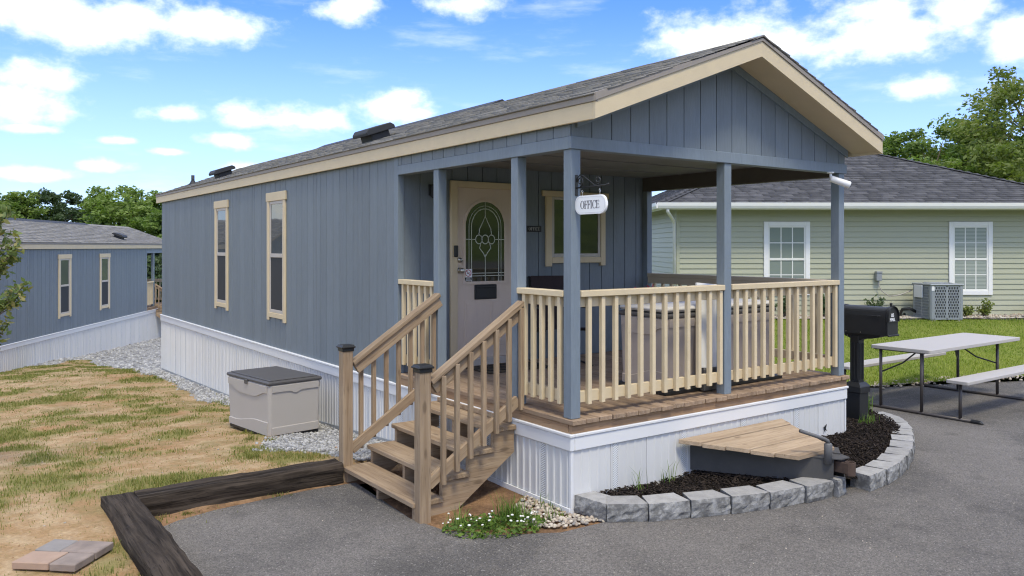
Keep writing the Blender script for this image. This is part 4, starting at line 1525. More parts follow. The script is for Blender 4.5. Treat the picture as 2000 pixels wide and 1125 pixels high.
# ------------------------------------------------------------------ things standing on the porch
def deck_box(name, label, loc, rz, w, dp, h, body, lid, group=None, trim=None):
    """moulded resin storage box: body with inset panels, waisted ribs, overhanging lid"""
    t = thing(name, label, 'storage box', loc, rz, group)
    z0, z1 = 0.035, h - 0.055
    # tapered body
    bm = bmesh.new()
    tp = 0.015
    lo = [(-w / 2 + tp, -dp / 2 + tp), (w / 2 - tp, -dp / 2 + tp), (w / 2 - tp, dp / 2 - tp), (-w / 2 + tp, dp / 2 - tp)]
    hi = [(-w / 2, -dp / 2), (w / 2, -dp / 2), (w / 2, dp / 2), (-w / 2, dp / 2)]
    a = [bm.verts.new((p[0], p[1], z0)) for p in lo]
    b = [bm.verts.new((p[0], p[1], z1)) for p in hi]
    bm.faces.new(a[::-1])
    bm.faces.new(b)
    for i in range(4):
        j = (i + 1) % 4
        bm.faces.new((a[i], a[j], b[j], b[i]))
    bmesh.ops.bevel(bm, geom=[e for e in bm.edges if abs(e.verts[0].co.z - e.verts[1].co.z) > 0.1], offset=0.04, segments=4, affect='EDGES', profile=0.5)
    bmesh.ops.bevel(bm, geom=[e for e in bm.edges if abs(e.verts[0].co.z - e.verts[1].co.z) < 0.01], offset=0.006, segments=1, affect='EDGES', profile=0.5)
    from_bm('body', bm, body, t)
    # proud upper and lower bands with a curved edge on the sides
    def band(ax, sgn, half, off, zlo_f, zhi_f):
        bm2 = bmesh.new()
        n = 20
        rows = []
        for i in range(n + 1):
            s = -half + 2 * half * i / n
            zl, zh = zlo_f(s / half), zhi_f(s / half)
            r = []
            for (zz, dd) in ((zl, -0.006), (zl + 0.006, 0.012), (zh - 0.006, 0.012), (zh, -0.006)):
                tap = tp * (1 - (zz - z0) / (z1 - z0))
                q = off - tap + dd
                p = (s, sgn * q, zz) if ax == 'y' else (sgn * q, s, zz)
                r.append(bm2.verts.new(p))
            rows.append(r)
        for i in range(n):
            for k in range(3):
                bm2.faces.new((rows[i][k], rows[i + 1][k], rows[i + 1][k + 1], rows[i][k + 1]))
        for r in (rows[0], rows[-1]):
            bm2.faces.new(r)
        from_bm('band', bm2, body, t)
    wave = lambda s: (1 - sstep(abs(s), 0.25, 0.8))
    for ax, half, off in (('y', w / 2 - 0.04, dp / 2), ('x', dp / 2 - 0.04, w / 2)):
        for sgn in (-1, 1):
            if ax == 'y':
                band(ax, sgn, half, off, lambda s: z1 - 0.085 - 0.028 * (1 - sstep(abs(s), 0.0, 0.28)), lambda s: z1 - 0.004)
                band(ax, sgn, half, off, lambda s: z0 + 0.003, lambda s: z0 + 0.10)
            else:
                band(ax, sgn, half, off, lambda s: z1 - 0.16 + 0.07 * sstep(abs(s), 0.35, 0.95), lambda s: z1 - 0.004)
                band(ax, sgn, half, off, lambda s: z0 + 0.003, lambda s: z0 + 0.09 + 0.07 * sstep(s * (-1), -0.7, 0.5))
    bm = bmesh.new()
    e_ = -0.05 if trim else 0.02
    bm_box(bm, (-w / 2 + e_, -dp / 2 + e_, 0.0), (w / 2 - e_, dp / 2 - e_, 0.036), 0.006)
    from_bm('base', bm, 'black_plastic', t)
    bm = bmesh.new()
    bm_box(bm, (-w / 2 - 0.012, -dp / 2 - 0.012, z1 + 0.001), (w / 2 + 0.012, dp / 2 + 0.012, h - 0.012), 0.014)
    r = bmesh.ops.create_grid(bm, x_segments=1, y_segments=1, size=0.5)
    for v in r['verts']:
        v.co = Vector((v.co.x * (w - 0.10), v.co.y * (dp - 0.10), h - 0.0005))
    bmesh.ops.delete(bm, geom=r['verts'], context='VERTS')
    bm_box(bm, (-w / 2 + 0.03, -dp / 2 + 0.03, h - 0.014), (w / 2 - 0.03, dp / 2 - 0.03, h), 0.008)
    from_bm('lid', bm, lid, t)
    if trim:
        bm = bmesh.new()
        bm_box(bm, (-w / 2 - 0.005, -dp / 2 - 0.005, h + 0.0005), (w / 2 + 0.005, dp / 2 + 0.005, h + 0.05), 0.02)
        from_bm('lid_top', bm, trim, t)
    bm = bmesh.new()
    bm_box(bm, (-w / 2 - 0.026, -0.035, z1 - 0.035), (-w / 2 - 0.0125, 0.035, z1 + 0.02), 0.005)
    from_bm('latch', bm, lid, t)
    return t


deck_box('deck_box', 'grey resin deck box with charcoal lid on the gravel beside the white skirting', (-0.666, 4.733, -0.125), R_(8), 0.66, 1.06, 0.665, 'box_plastic', 'box_lid')
deck_box('deck_box', 'large taupe storage box with dark rim and pale lid behind the front porch railing', (2.14, 0.60, DECK + 0.003), 0, 1.58, 0.60, 0.73, 'tub_plastic', 'box_lid', trim='tub_lid')

# board leaning on the big box beside the middle post
bd = thing('leaning_board', 'white flat board leaning on the taupe box behind the middle post', 'board', (1.85, 0.20, DECK + 0.01))
bm = bmesh.new()
bm_box(bm, (-0.17, -0.012, 0.0), (0.17, 0.012, 0.78), 0.004)
o = from_bm('board', bm, 'white_paint', bd)
o.rotation_euler = (R_(-7), R_(5), 0)
o.location = (0, 0, 0.20)
bm = bmesh.new()
bm_box(bm, (-0.13, -0.03, 0.0), (0.13, 0.03, 0.21), 0.01)
o = from_bm('foot_box', bm, 'box_lid', bd)

# patio chair under the window
pc = thing('patio_chair', 'dark brown woven chair with black metal frame under the porch window', 'chair', (1.80, 2.35, DECK + 0.003), R_(-20))
for s in (-1, 1):
    x = s * 0.27
    tube('frame', [(x, -0.32, 0.012), (x, 0.28, 0.012)], 0.012, 'black_metal', pc, 8)
    tube('frame', [(x, -0.22, 0.012), (x, -0.24, 0.25), (x, -0.24, 0.60), (x, -0.18, 0.64), (x, 0.20, 0.64)], 0.012, 'black_metal', pc, 8)
    tube('frame', [(x * 0.93, -0.22, 0.40), (x * 0.93, 0.16, 0.36), (x * 0.93, 0.24, 0.45), (x * 0.93, 0.38, 0.98)], 0.012, 'black_metal', pc, 8)
    tube('leg', [(x, 0.16, 0.36), (x, 0.22, 0.012)], 0.012, 'black_metal', pc, 8)
bm = bmesh.new()
prof = [(-0.23, 0.412), (0.16, 0.372), (0.25, 0.46), (0.385, 0.97)]
prof2 = [(p[0] + (0.002 if i < 2 else -0.016), p[1] + 0.014) for i, p in enumerate(prof)]
bm_prism(bm, prof + prof2[::-1], -0.235, 0.235, 'x')
from_bm('seat', bm, 'chair_weave', pc)

# small things standing on the big box
pot = thing('flower_pot', 'small pot of red flowers on the pale box lid', 'plant', (1.62, 0.80, DECK + 0.786))
bm = bmesh.new()
bm_tube(bm, [(0, 0, 0), (0, 0, 0.07), (0, 0, 0.085)], [0.035, 0.05, 0.052], 12)
from_bm('pot', bm, 'ink_black', pot)
V, F, T = [], [], []
for i in range(90):
    c = np.array([RNG.normal(0, 0.035), RNG.normal(0, 0.035), 0.10 + abs(RNG.normal(0, 0.03))])
    for k in range(1):
        a = RNG.normal(size=3)
        a /= np.linalg.norm(a)
        b = np.cross(a, [0.3, 0.5, 0.8])
        b /= np.linalg.norm(b)
        n0 = len(V)
        V += [c + 0.016 * a, c + 0.012 * b, c - 0.016 * a, c - 0.012 * b]
        F.append((n0, n0 + 1, n0 + 2, n0 + 3))
from_np('flowers', np.array(V), np.array(F), 'red_print', pot)

# ------------------------------------------------------------------ trailer tongue, its cover, mulch bed and edging
BED = [(0.03, 0.0), (0.075, -0.315), (0.335, -0.490), (0.650, -0.622), (0.970, -0.740), (1.310, -0.838), (1.660, -0.915), (1.990, -0.955)]
BED2 = [(2.36, -1.04), (2.66, -1.03), (2.96, -0.97), (3.26, -0.885), (3.54, -0.775), (3.82, -0.645), (4.09, -0.50), (4.36, -0.345), (4.62, -0.175), (4.84, 0.04), (4.98, 0.32)]
bed_poly = [(0.10, -0.005), (0.16, -0.28)] + [(p[0] + 0.03, p[1] + 0.10) for p in BED[2:]] + [(2.2, -0.93)] + [(p[0] - 0.05, p[1] + 0.11) for p in BED2[:8]] + [(4.50, -0.08), (4.72, 0.10), (4.84, 0.34), (4.80, 0.55), (3.72, 0.62), (3.72, -0.004)]


def bed_z(x, y):
    return 0.085 + 0.05 * sstep(y, -0.7, 0.0) * sstep(x, 2.2, 3.4) + 0.012 * math.sin(x * 5 + y * 3)


struct(sheet('mulch_bed', bed_poly, 0.07, bed_z, 0.0, 'mulch_soil', rough=0.025))
V, F, T = [], [], []
P = np.array(bed_poly)
cnt = 0
CF = np.array([(0, 1, 2, 3), (7, 6, 5, 4), (0, 4, 5, 1), (1, 5, 6, 2), (2, 6, 7, 3), (3, 7, 4, 0)])


def inside(x, y, poly):
    c = False
    j = len(poly) - 1
    for i in range(len(poly)):
        xi, yi = poly[i][0], poly[i][1]
        xj, yj = poly[j][0], poly[j][1]
        if (yi > y) != (yj > y) and x < (xj - xi) * (y - yi) / (yj - yi) + xi:
            c = not c
        j = i
    return c


while cnt < 9000:
    x, y = RNG.uniform(0.05, 4.9), RNG.uniform(-1.0, 0.62)
    if not inside(x, y, bed_poly):
        continue
    cnt += 1
    a = RNG.uniform(0, 2 * math.pi)
    L, W, H_ = RNG.uniform(0.006, 0.024), RNG.uniform(0.0025, 0.0055), RNG.uniform(0.002, 0.004)
    d = np.array([math.cos(a), math.sin(a), RNG.normal(0, 0.35)])
    d /= np.linalg.norm(d)
    e = np.cross([0, 0, 1.0], d)
    e /= np.linalg.norm(e)
    f = np.cross(d, e)
    c = np.array([x, y, bed_z(x, y) + RNG.uniform(0.004, 0.028)])
    n0 = len(V)
    for sz in (1, -1):
        for (sx, sy) in ((-1, -1), (1, -1), (1, 1), (-1, 1)):
            V.append(c + d * L * sx + e * W * sy + f * H_ * sz)
    F.append(CF + n0)
    T += [RNG.random()] * 8
stuff(from_np('mulch_chips', np.array(V), np.concatenate(F), 'mulch', None, T), 'dark brown bark mulch filling the bed in front of the porch', 'mulch')


def block_mesh(L, D, Hh, seed):
    """split-face edging block: rough front (-Y) and left end, plain top"""
    rg = random.Random(seed)
    bm = bmesh.new()
    nx, nz = 9, 5
    g = {}
    for i in range(nx + 1):
        for k in range(nz + 1):
            x = -L / 2 + L * i / nx
            z = Hh * k / nz
            dy = 0.0
            if 0 < k < nz:
                dy = rg.uniform(-0.012, 0.003)
            elif k == nz:
                dy = rg.uniform(-0.002, 0.006)
            if i in (0, nx):
                dy += 0.003
            g[i, k] = bm.verts.new((x + (rg.uniform(-.005, .005) if 0 < i < nx else 0), dy, z + (rg.uniform(-.004, .004) if 0 < k < nz else (rg.uniform(-0.003, 0.002) if k == nz else 0))))
    for i in range(nx):
        for k in range(nz):
            f = bm.faces.new((g[i, k], g[i + 1, k], g[i + 1, k + 1], g[i, k + 1]))
            f.material_index = 1
    tap = 0.035
    b0 = [bm.verts.new((-L / 2 + tap, D, z)) for z in (0, Hh)]
    b1 = [bm.verts.new((L / 2 - tap, D, z)) for z in (0, Hh)]
    top = [g[i, nz] for i in range(nx + 1)]
    bm.faces.new(top + [b1[1], b0[1]])
    bm.faces.new([g[i, 0] for i in range(nx, -1, -1)] + [b0[0], b1[0]])
    f = bm.faces.new([g[0, k] for k in range(nz + 1)] + [b0[1], b0[0]])
    f.material_index = 1
    f = bm.faces.new([g[nx, k] for k in range(nz, -1, -1)] + [b1[0], b1[1]])
    f.material_index = 1
    bm.faces.new((b0[0], b0[1], b1[1], b1[0]))
    bmesh.ops.recalc_face_normals(bm, faces=bm.faces[:])
    me = bpy.data.meshes.new('edging_block')
    bm.to_mesh(me)
    bm.free()
    set_mat(me, ['block_top', 'block_face'])
    return me


ORD = ['first', 'second', 'third', 'fourth', 'fifth', 'sixth', 'seventh', 'eighth', 'ninth', 'tenth', 'eleventh']
bk = 0
for side, line in ((0, BED), (1, BED2)):
    for i, (a, b) in enumerate(zip(line, line[1:])):
        a, b = Vector(a), Vector(b)
        L = (b - a).length - 0.006
        me = block_mesh(L, 0.20 if i else 0.19, 0.132, 100 + bk)
        o = bpy.data.objects.new('edging_block', me)
        mid = (a + b) / 2
        ang = math.atan2(b.y - a.y, b.x - a.x)
        o.location = (mid.x, mid.y, 0.006 + pad_z(mid.x, mid.y))
        o.rotation_euler = (R_(random.uniform(-1.2, 1.2)), R_(random.uniform(-1, 1)), ang + R_(random.uniform(0.5, 4.0)))
        link(o)
        if side == 0:
            lab = 'grey split-face edging block, %s from the white skirting corner' % ORD[i]
            if i == 0:
                lab = 'grey split-face edging block set end-on against the white skirting corner'
        else:
            lab = 'grey split-face edging block, %s to the right of the trailer coupler' % ORD[i]
        tag(o, lab, 'block', 'edging blocks round the mulch bed')
        bk += 1
for (x, y, rz, L, lab) in ((2.068, -0.975, 6, 0.135, 'short grey edging block just left of the trailer coupler'),):
    o = bpy.data.objects.new('edging_block', block_mesh(L, 0.17, 0.14, 55))
    o.location = (x, y, 0.006)
    o.rotation_euler = (0, 0, R_(rz))
    link(o)
    tag(o, lab, 'block', 'edging blocks round the mulch bed')

tt = thing('trailer_tongue', 'grey steel trailer tongue with rusty coupler sticking out from the skirting', 'trailer hitch', (1.9, -0.4, 0.09))


def channel(name, p0, p1, h, w, mat, parent, sgn):
    """C-section rail"""
    p0, p1 = Vector(p0), Vector(p1)
    L = (p1 - p0).length
    bm = bmesh.new()
    bm_box(bm, (0, 0, -h / 2), (L, 0.008, h / 2))
    for s in (-1, 1):
        a, b = sorted((s * h / 2, s * (h / 2 - 0.010)))
        bm_box(bm, (0, 0.0082 if sgn > 0 else -w, a), (L, w if sgn > 0 else -0.0002, b))
    d = p1 - p0
    o = from_bm(name, bm, mat, parent)
    o.location = p0
    o.rotation_euler = (0, -math.asin(d.z / L), math.atan2(d.y, d.x))
    return o


channel('rail', (1.30, 0.05, 0.228), (2.020, -0.93, 0.205), 0.205, 0.06, 'hitch_steel', tt, 1)
channel('rail', (2.60, 0.05, 0.228), (2.170, -0.93, 0.205), 0.205, 0.06, 'hitch_steel', tt, -1)
prism('gusset', [(1.84, -0.66), (2.28, -0.66), (2.155, -0.99), (2.035, -0.99)], 0.3065, 0.3145, 'z', 'hitch_steel', tt)
beam('cross_bar', (1.60, -0.33, 0.335), (2.40, -0.33, 0.335), 0.06, 0.030, 'hitch_steel', tt)
bm = bmesh.new()
bm_box(bm, (2.055, -1.04, 0.195), (2.068, -0.90, 0.285), 0.003)
bm_box(bm, (2.130, -1.04, 0.195), (2.143, -0.90, 0.285), 0.003)
bm_box(bm, (2.066, -0.97, 0.272), (2.132, -0.90, 0.284), 0.003)
n_ = 10
for zz in (0.19,):
    oo_ = [(2.099 + 0.042 * math.cos(a), -1.03 + 0.042 * math.sin(a)) for a in np.linspace(0, 2 * math.pi, 16, endpoint=False)]
    ii_ = [(2.099 + 0.034 * math.cos(a), -1.03 + 0.034 * math.sin(a)) for a in np.linspace(0, 2 * math.pi, 16, endpoint=False)]
    A_ = [[bm.verts.new((p[0], p[1], z_)) for p in q] for q in (oo_, ii_) for z_ in (0.185, 0.290)]
    for i_ in range(16):
        j_ = (i_ + 1) % 16
        bm.faces.new((A_[0][i_], A_[0][j_], A_[1][j_], A_[1][i_]))
        bm.faces.new((A_[2][j_], A_[2][i_], A_[3][i_], A_[3][j_]))
        bm.faces.new((A_[1][i_], A_[1][j_], A_[3][j_], A_[3][i_]))
        bm.faces.new((A_[0][j_], A_[0][i_], A_[2][i_], A_[2][j_]))
from_bm('coupler', bm, 'rust', tt)
bm = bmesh.new()
bm_tube(bm, [(1.99, -0.90, 0.27), (1.99, -0.90, 0.425), (1.99, -0.90, 0.435)], [0.033, 0.033, 0.026], 14)
from_bm('jack', bm, 'jack_grey', tt, True)
tube('crank', [(1.99, -0.90, 0.43), (1.985, -0.90, 0.455), (1.955, -0.89, 0.472), (1.75, -0.80, 0.550)], 0.015, 'jack_grey', tt, 10)
prism('angle_plate', [(2.13, -0.80), (2.31, -0.72), (2.34, -0.77), (2.17, -0.90)], 0.3155, 0.3235, 'z', 'hitch_steel', tt)
finalize(tt)

cv = thing('plank_cover', 'tapered cover of five weathered planks laid over the trailer tongue', 'cover', (1.85, -0.43, 0.33))
for i in range(5):
    ya, yb = -0.045 - i * 0.154, -0.045 - (i + 1) * 0.154 + 0.010
    fx = lambda y, a, b: a + (b - a) * (-y - 0.045) / 0.77
    pts = [(fx(yb, 1.14, 1.735), yb), (fx(yb, 2.56, 2.226), yb), (fx(ya, 2.56, 2.226), ya), (fx(ya, 1.14, 1.735), ya)]
    bm = bmesh.new()
    bm_prism(bm, pts, 0.0, 0.036, 'z')
    for v_ in bm.verts:
        v_.co.z += 0.380 - 0.0915 * (-v_.co.y - 0.045)
    bmesh.ops.bevel(bm, geom=bm.edges[:], offset=0.003, segments=1, affect='EDGES', profile=0.5)
    o = from_bm('plank', bm, 'cover_wood', cv)
    o.location.z += (0.004, -0.004, 0.003, -0.003, 0.002)[i]
finalize(cv)

# ------------------------------------------------------------------ mailbox
mb = thing('mailbox', 'black mailbox on a fluted black post at the right end of the porch', 'mailbox', (4.30, 0.24, 0.09))
bm = bmesh.new()
bm_box(bm, (-0.085, -0.085, 0.0), (0.085, 0.085, 0.36), 0.004)
bm_box(bm, (-0.100, -0.100, 0.36), (0.100, 0.100, 0.43), 0.006)
a = [bm.verts.new((sx * 0.098, sy * 0.098, 0.429)) for sx, sy in ((-1, -1), (1, -1), (1, 1), (-1, 1))]
b = [bm.verts.new((sx * 0.064, sy * 0.064, 0.472)) for sx, sy in ((-1, -1), (1, -1), (1, 1), (-1, 1))]
bm.faces.new(a[::-1])
bm.faces.new(b)
for i in range(4):
    bm.faces.new((a[i], a[(i + 1) % 4], b[(i + 1) % 4], b[i]))
from_bm('post_base', bm, 'black_plastic', mb)
bm = bmesh.new()
bm_box(bm, (-0.052, -0.052, 0.46), (0.052, 0.052, 0.985), 0.004)
for k in (-1, 0, 1):
    for s in (-1, 1):
        bm_box(bm, (k * 0.034 - 0.009, s * 0.052 - 0.006, 0.50), (k * 0.034 + 0.009, s * 0.052 + 0.006, 0.90), 0.003)
        bm_box(bm, (s * 0.052 - 0.006, k * 0.034 - 0.009, 0.50), (s * 0.052 + 0.006, k * 0.034 + 0.009, 0.90), 0.003)
from_bm('post', bm, 'black_plastic', mb)
prism('bracket', [(-0.30, 1.012), (0.13, 1.012), (0.12, 0.975), (0.06, 0.955), (0.045, 0.93), (-0.05, 0.93), (-0.10, 0.955), (-0.20, 0.965), (-0.28, 0.985)], -0.045, 0.045, 'x', 'black_plastic', mb)
# arched body: length along Y, door towards -Y
def arch_sec(hw, z0, zt, n=14):
    p = [(-hw, z0), (hw, z0)]
    for i in range(n + 1):
        a = math.pi * i / n
        p.append((hw * math.cos(a), zt - hw + hw * math.sin(a)))
    return p
bm = bmesh.new()
bm_prism(bm, arch_sec(0.098, 1.013, 1.315), -0.395, 0.145, 'y')
o = from_bm('box', bm, 'black_metal', mb)
bm = bmesh.new()
ring_prism(bm, arch_sec(0.104, 1.008, 1.321), arch_sec(0.0985, 1.0135, 1.3145), 0.120, 0.150)
ring_prism(bm, arch_sec(0.104, 1.008, 1.321), arch_sec(0.0985, 1.0135, 1.3145), -0.385, -0.365)
from_bm('rim', bm, 'black_metal', mb)
bm = bmesh.new()
bm_prism(bm, arch_sec(0.103, 1.010, 1.320), -0.408, -0.3955, 'y')
bm_box(bm, (-0.105, -0.425, 1.006), (0.105, -0.408, 1.024), 0.003)
ring_prism(bm, arch_sec(0.108, 1.16, 1.326), arch_sec(0.103, 1.165, 1.3205), -0.425, -0.395)
from_bm('door', bm, 'black_metal', mb)
bm = bmesh.new()
bm_tube(bm, [(0, -0.39, 1.318), (0, -0.39, 1.335), (0, -0.39, 1.343), (0, -0.39, 1.356), (0, -0.39, 1.362)], [0.016, 0.008, 0.015, 0.015, 0.005], 10)
bm_box(bm, (-0.012, -0.425, 1.318), (0.012, -0.385, 1.334), 0.003)
from_bm('latch', bm, 'black_metal', mb)
bm = bmesh.new()
bm_box(bm, (-0.112, -0.33, 1.205), (-0.1005, -0.30, 1.225), 0.003)
bm_box(bm, (-0.106, -0.33, 1.215), (-0.1005, -0.18, 1.222), 0.002)
from_bm('flag', bm, 'black_metal', mb)


def text_mesh(name, body, size, mat, parent, loc, rz=0.0):
    cu = bpy.data.curves.new(name, 'FONT')
    cu.body = body
    cu.size = size
    cu.align_x = 'CENTER'
    cu.extrude = 0.0006
    cu.offset = 0.0012
    to = bpy.data.objects.new('tmp_text', cu)
    COL.objects.link(to)
    bpy.context.view_layer.update()
    dg = bpy.context.evaluated_depsgraph_get()
    me = bpy.data.meshes.new_from_object(to.evaluated_get(dg))
    bpy.data.objects.remove(to)
    bpy.data.curves.remove(cu)
    me.materials.clear()
    set_mat(me, mat)
    o = bpy.data.objects.new(name, me)
    o.location = loc
    o.rotation_euler = (R_(90), 0, rz)
    return link(o, parent)


text_mesh('lettering', 'US', 0.050, 'sign_white', mb, (-0.005, -0.4086, 1.213))
text_mesh('lettering', 'MAIL', 0.047, 'sign_white', mb, (-0.005, -0.4086, 1.168))
bm = bmesh.new()
for (yy, zz) in ((0.07, 1.03), (-0.10, 1.03), (0.055, 0.985)):
    bm_tube(bm, [(-0.0985, yy, zz), (-0.101, yy, zz)], 0.005, 8)
from_bm('screw', bm, 'steel', mb)

# ------------------------------------------------------------------ picnic table
pt = thing('picnic_table', 'folding picnic table with two benches and grey tops at the lawn edge', 'table', (6.85, 0.58, 0.004))


def slab(name, lo, hi, mat, parent, r=0.03):
    bm = bmesh.new()
    bm_box(bm, lo, hi)
    bmesh.ops.bevel(bm, geom=[e for e in bm.edges if abs(e.verts[0].co.z - e.verts[1].co.z) > 0.01], offset=r, segments=4, affect='EDGES', profile=0.5)
    bmesh.ops.bevel(bm, geom=[e for e in bm.edges if abs(e.verts[0].co.z - e.verts[1].co.z) < 0.001], offset=0.006, segments=2, affect='EDGES', profile=0.5)
    return from_bm(name, bm, mat, parent)


TX0, TX1 = 5.75, 8.20
slab('table_top', (TX0, 0.17, 0.755), (TX1, 0.93, 0.800), 'table_plastic', pt)
slab('bench_seat', (TX0 - 0.04, -0.285, 0.445), (TX1 + 0.04, -0.03, 0.485), 'table_plastic', pt, 0.02)
slab('bench_seat', (TX0 - 0.04, 1.19, 0.445), (TX1 + 0.04, 1.445, 0.485), 'table_plastic', pt, 0.02)
for (x, xm) in ((TX0 + 0.05, 1), (TX1 - 0.40, -1)):
    tube('foot_rail', [(x, -0.36, 0.022), (x, 1.52, 0.022)], 0.021, 'table_steel', pt, 10)
    for yy in (-0.36, 1.52):
        s = 1 if yy > 0 else -1
        bm = bmesh.new()
        bm_tube(bm, [(x, yy - s * 0.08, 0.022), (x, yy + s * 0.02, 0.02), (x, yy + s * 0.05, 0.008)], [0.026, 0.026, 0.012], 10)
        from_bm('foot_cap', bm, 'black_plastic', pt)
    for yy in (0.30, 0.82):
        tube('leg', [(x, yy, 0.022), (x, yy, 0.756)], 0.019, 'table_steel', pt, 10)
    for yy in (-0.155, 1.32):
        tube('leg', [(x, yy, 0.022), (x, yy, 0.446)], 0.019, 'table_steel', pt, 10)
        beam('seat_bracket', (x - 0.03, yy, 0.438), (x + 0.10, yy, 0.438), 0.06, 0.012, 'table_steel', pt)
    for yy in (0.30, 0.82):
        tube('brace', [(x, yy, 0.46), (x + xm * 0.30, yy + (0.58 - yy) * 0.5, 0.56), (x + xm * 0.58, 0.58, 0.757)], 0.010, 'black_metal', pt, 8)
    beam('cross_bar', (x, 0.26, 0.748), (x, 0.90, 0.748), 0.03, 0.012, 'table_steel', pt)
finalize(pt)

# ------------------------------------------------------------------ old timbers, pavers, rock
def timber(name, label, p0, p1, w, h, seed):
    p0, p1 = Vector(p0), Vector(p1)
    L = (p1 - p0).length
    bm = bmesh.new()
    nx = int(L / 0.06)
    ny = 5
    rg = random.Random(seed)
    sec = []
    for k in range(ny):
        sec.append((-w / 2 + w * k / ny, -h / 2))
    for k in range(ny):
        sec.append((w / 2, -h / 2 + h * k / ny))
    for k in range(ny):
        sec.append((w / 2 - w * k / ny, h / 2))
    for k in range(ny):
        sec.append((-w / 2, h / 2 - h * k / ny))
    crack = [rg.uniform(-0.012, 0.002) for _ in sec]
    rings = []
    for i in range(nx + 1):
        x = L * i / nx
        r = []
        for j, (a, b) in enumerate(sec):
            rr = mnoise.fractal(Vector((x * 2.2, a * 14 + seed, b * 14)), 1.0, 2.0, 4) * 0.017
            c = crack[j] * (0.5 + 0.5 * math.sin(x * 1.3 + j * 2.1))
            corner = 0.006 if abs(a) > w / 2 - 1e-6 and abs(b) > h / 2 - 1e-6 else 0
            k = 1 + (rr + c - corner) / (w / 2)
            r.append(bm.verts.new((x, a * k, b * k)))
        rings.append(r)
    n = len(sec)
    for i in range(nx):
        for j in range(n):
            bm.faces.new((rings[i][j], rings[i][(j + 1) % n], rings[i + 1][(j + 1) % n], rings[i + 1][j]))
    bm.faces.new(rings[0])
    bm.faces.new(rings[-1][::-1])
    o = from_bm(name, bm, 'old_timber')
    o.location = p0
    d = p1 - p0
    o.rotation_euler = (0, -math.asin(d.z / L), math.atan2(d.y, d.x))
    return tag(o, label, 'timber', 'old timbers edging the driveway')


timber('landscape_timber', 'dark weathered railroad tie running from the corner to the steps', (-2.69, 2.065, 0.018), (-1.005, 2.065, 0.018), 0.235, 0.20, 3)
timber('landscape_timber', 'dark weathered railroad tie running towards the bottom edge at left', (-2.805, 2.16, 0.020), (-2.805, -5.2, 0.005), 0.25, 0.20, 8)

PAV = [(-3.553, 1.158), (-3.272, 1.449), (-3.017, 1.241), (-3.299, 0.924)]
pv_c = Vector((-3.285, 1.19))
pv_ang = math.atan2(0.924 - 1.158, -3.299 + 3.553)
for (cx, cy, w, h, m, lab) in ((-0.09, -0.103, 0.25, 0.194, 'paver_red', 'reddish paver at the near left of the paver group'),
                               (0.128, -0.103, 0.174, 0.194, 'paver_mix', 'smaller brown-grey paver at the near right of the paver group'),
                               (-0.128, 0.103, 0.174, 0.194, 'paver_grey', 'smaller grey paver at the far left of the paver group'),
                               (0.09, 0.103, 0.25, 0.194, 'paver_mix', 'larger brown-grey paver at the far right of the paver group')):
    bm = bmesh.new()
    bm_box(bm, (-w / 2, -h / 2, 0), (w / 2, h / 2, 0.047), 0.005)
    o = from_bm('paver', bm, m)
    c, s = math.cos(pv_ang), math.sin(pv_ang)
    o.location = (pv_c.x + c * cx - s * cy, pv_c.y + s * cx + c * cy, 0.022)
    o.rotation_euler = (R_(random.uniform(-1, 1)), R_(random.uniform(-1, 1)), pv_ang)
    tag(o, lab, 'paver', 'pavers lying on the bare yard')
bm = bmesh.new()
bm_box(bm, (-0.16, -0.10, 0), (0.16, 0.10, 0.047), 0.005)
o = from_bm('paver', bm, 'paver_red')
o.location = (-3.84, 1.29, 0.022)
o.rotation_euler = (0, 0, pv_ang + 0.1)
tag(o, 'reddish paver cut off by the left edge of the picture', 'paver', 'pavers lying on the bare yard')


def rock_mesh(seed, sub=2, squash=0.6):
    rg = random.Random(seed)
    bm = bmesh.new()
    bmesh.ops.create_icosphere(bm, subdivisions=sub, radius=1.0)
    for v in bm.verts:
        k = 1 + 0.28 * mnoise.noise(v.co * 1.3 + Vector((seed, 0, 0))) + rg.uniform(-0.04, 0.04)
        v.co = Vector((v.co.x * k, v.co.y * k * 0.8, v.co.z * k * squash))
    return bm


bm = rock_mesh(5)
for v in bm.verts:
    v.co *= 0.055
o = from_bm('rock', bm, 'orange_rock', None, loc=(-0.55, 3.10, -0.055))
tag(o, 'orange stone lying on the gravel beside the far newel post', 'rock')

# ------------------------------------------------------------------ the neighbouring home: the same model further down the slope
nb_dir = (FW * math.cos(R_(7)) - RT * math.sin(R_(7)))          # from its near end towards its porch
pe = at_dl(30.7, -13.90)                                         # where its long wall meets its porch
nb_rz = math.atan2(-nb_dir.y, -nb_dir.x) - R_(90)                # local +Y points back towards the camera
nb_rot = Matrix.Rotation(nb_rz, 3, 'Z')
NBS = 1.15
nb_loc = Vector((pe.x, pe.y, 0)) - nb_rot @ Vector((0, 2.82 * NBS, 0))
nb_loc.z = -1.0
NB = copy_tree(HOME)
NB.location = nb_loc
NB.rotation_euler = (0, 0, nb_rz)
NB.scale = (1, NBS, 1)
tag(NB, 'smaller-looking blue-grey home with grey shingle roof down the slope at left', 'house')
for ch in list(NB.children):
    nm = ch.name.split('.')[0]
    if nm in ('skirting_track', 'hole') or (nm == 'roof_vent' and ch.location.y > 6):
        bpy.data.objects.remove(ch)
    elif nm == 'vent_pipe':
        ch.location.y -= 1.1
NS = copy_tree(STAIRS)
NS.location = nb_loc + nb_rot @ Vector((STAIRS.location.x, STAIRS.location.y * NBS, STAIRS.location.z))
NS.rotation_euler = (0, 0, nb_rz)
tag(NS, 'wooden steps at the porch of the home down the slope, half hidden', 'stairs')


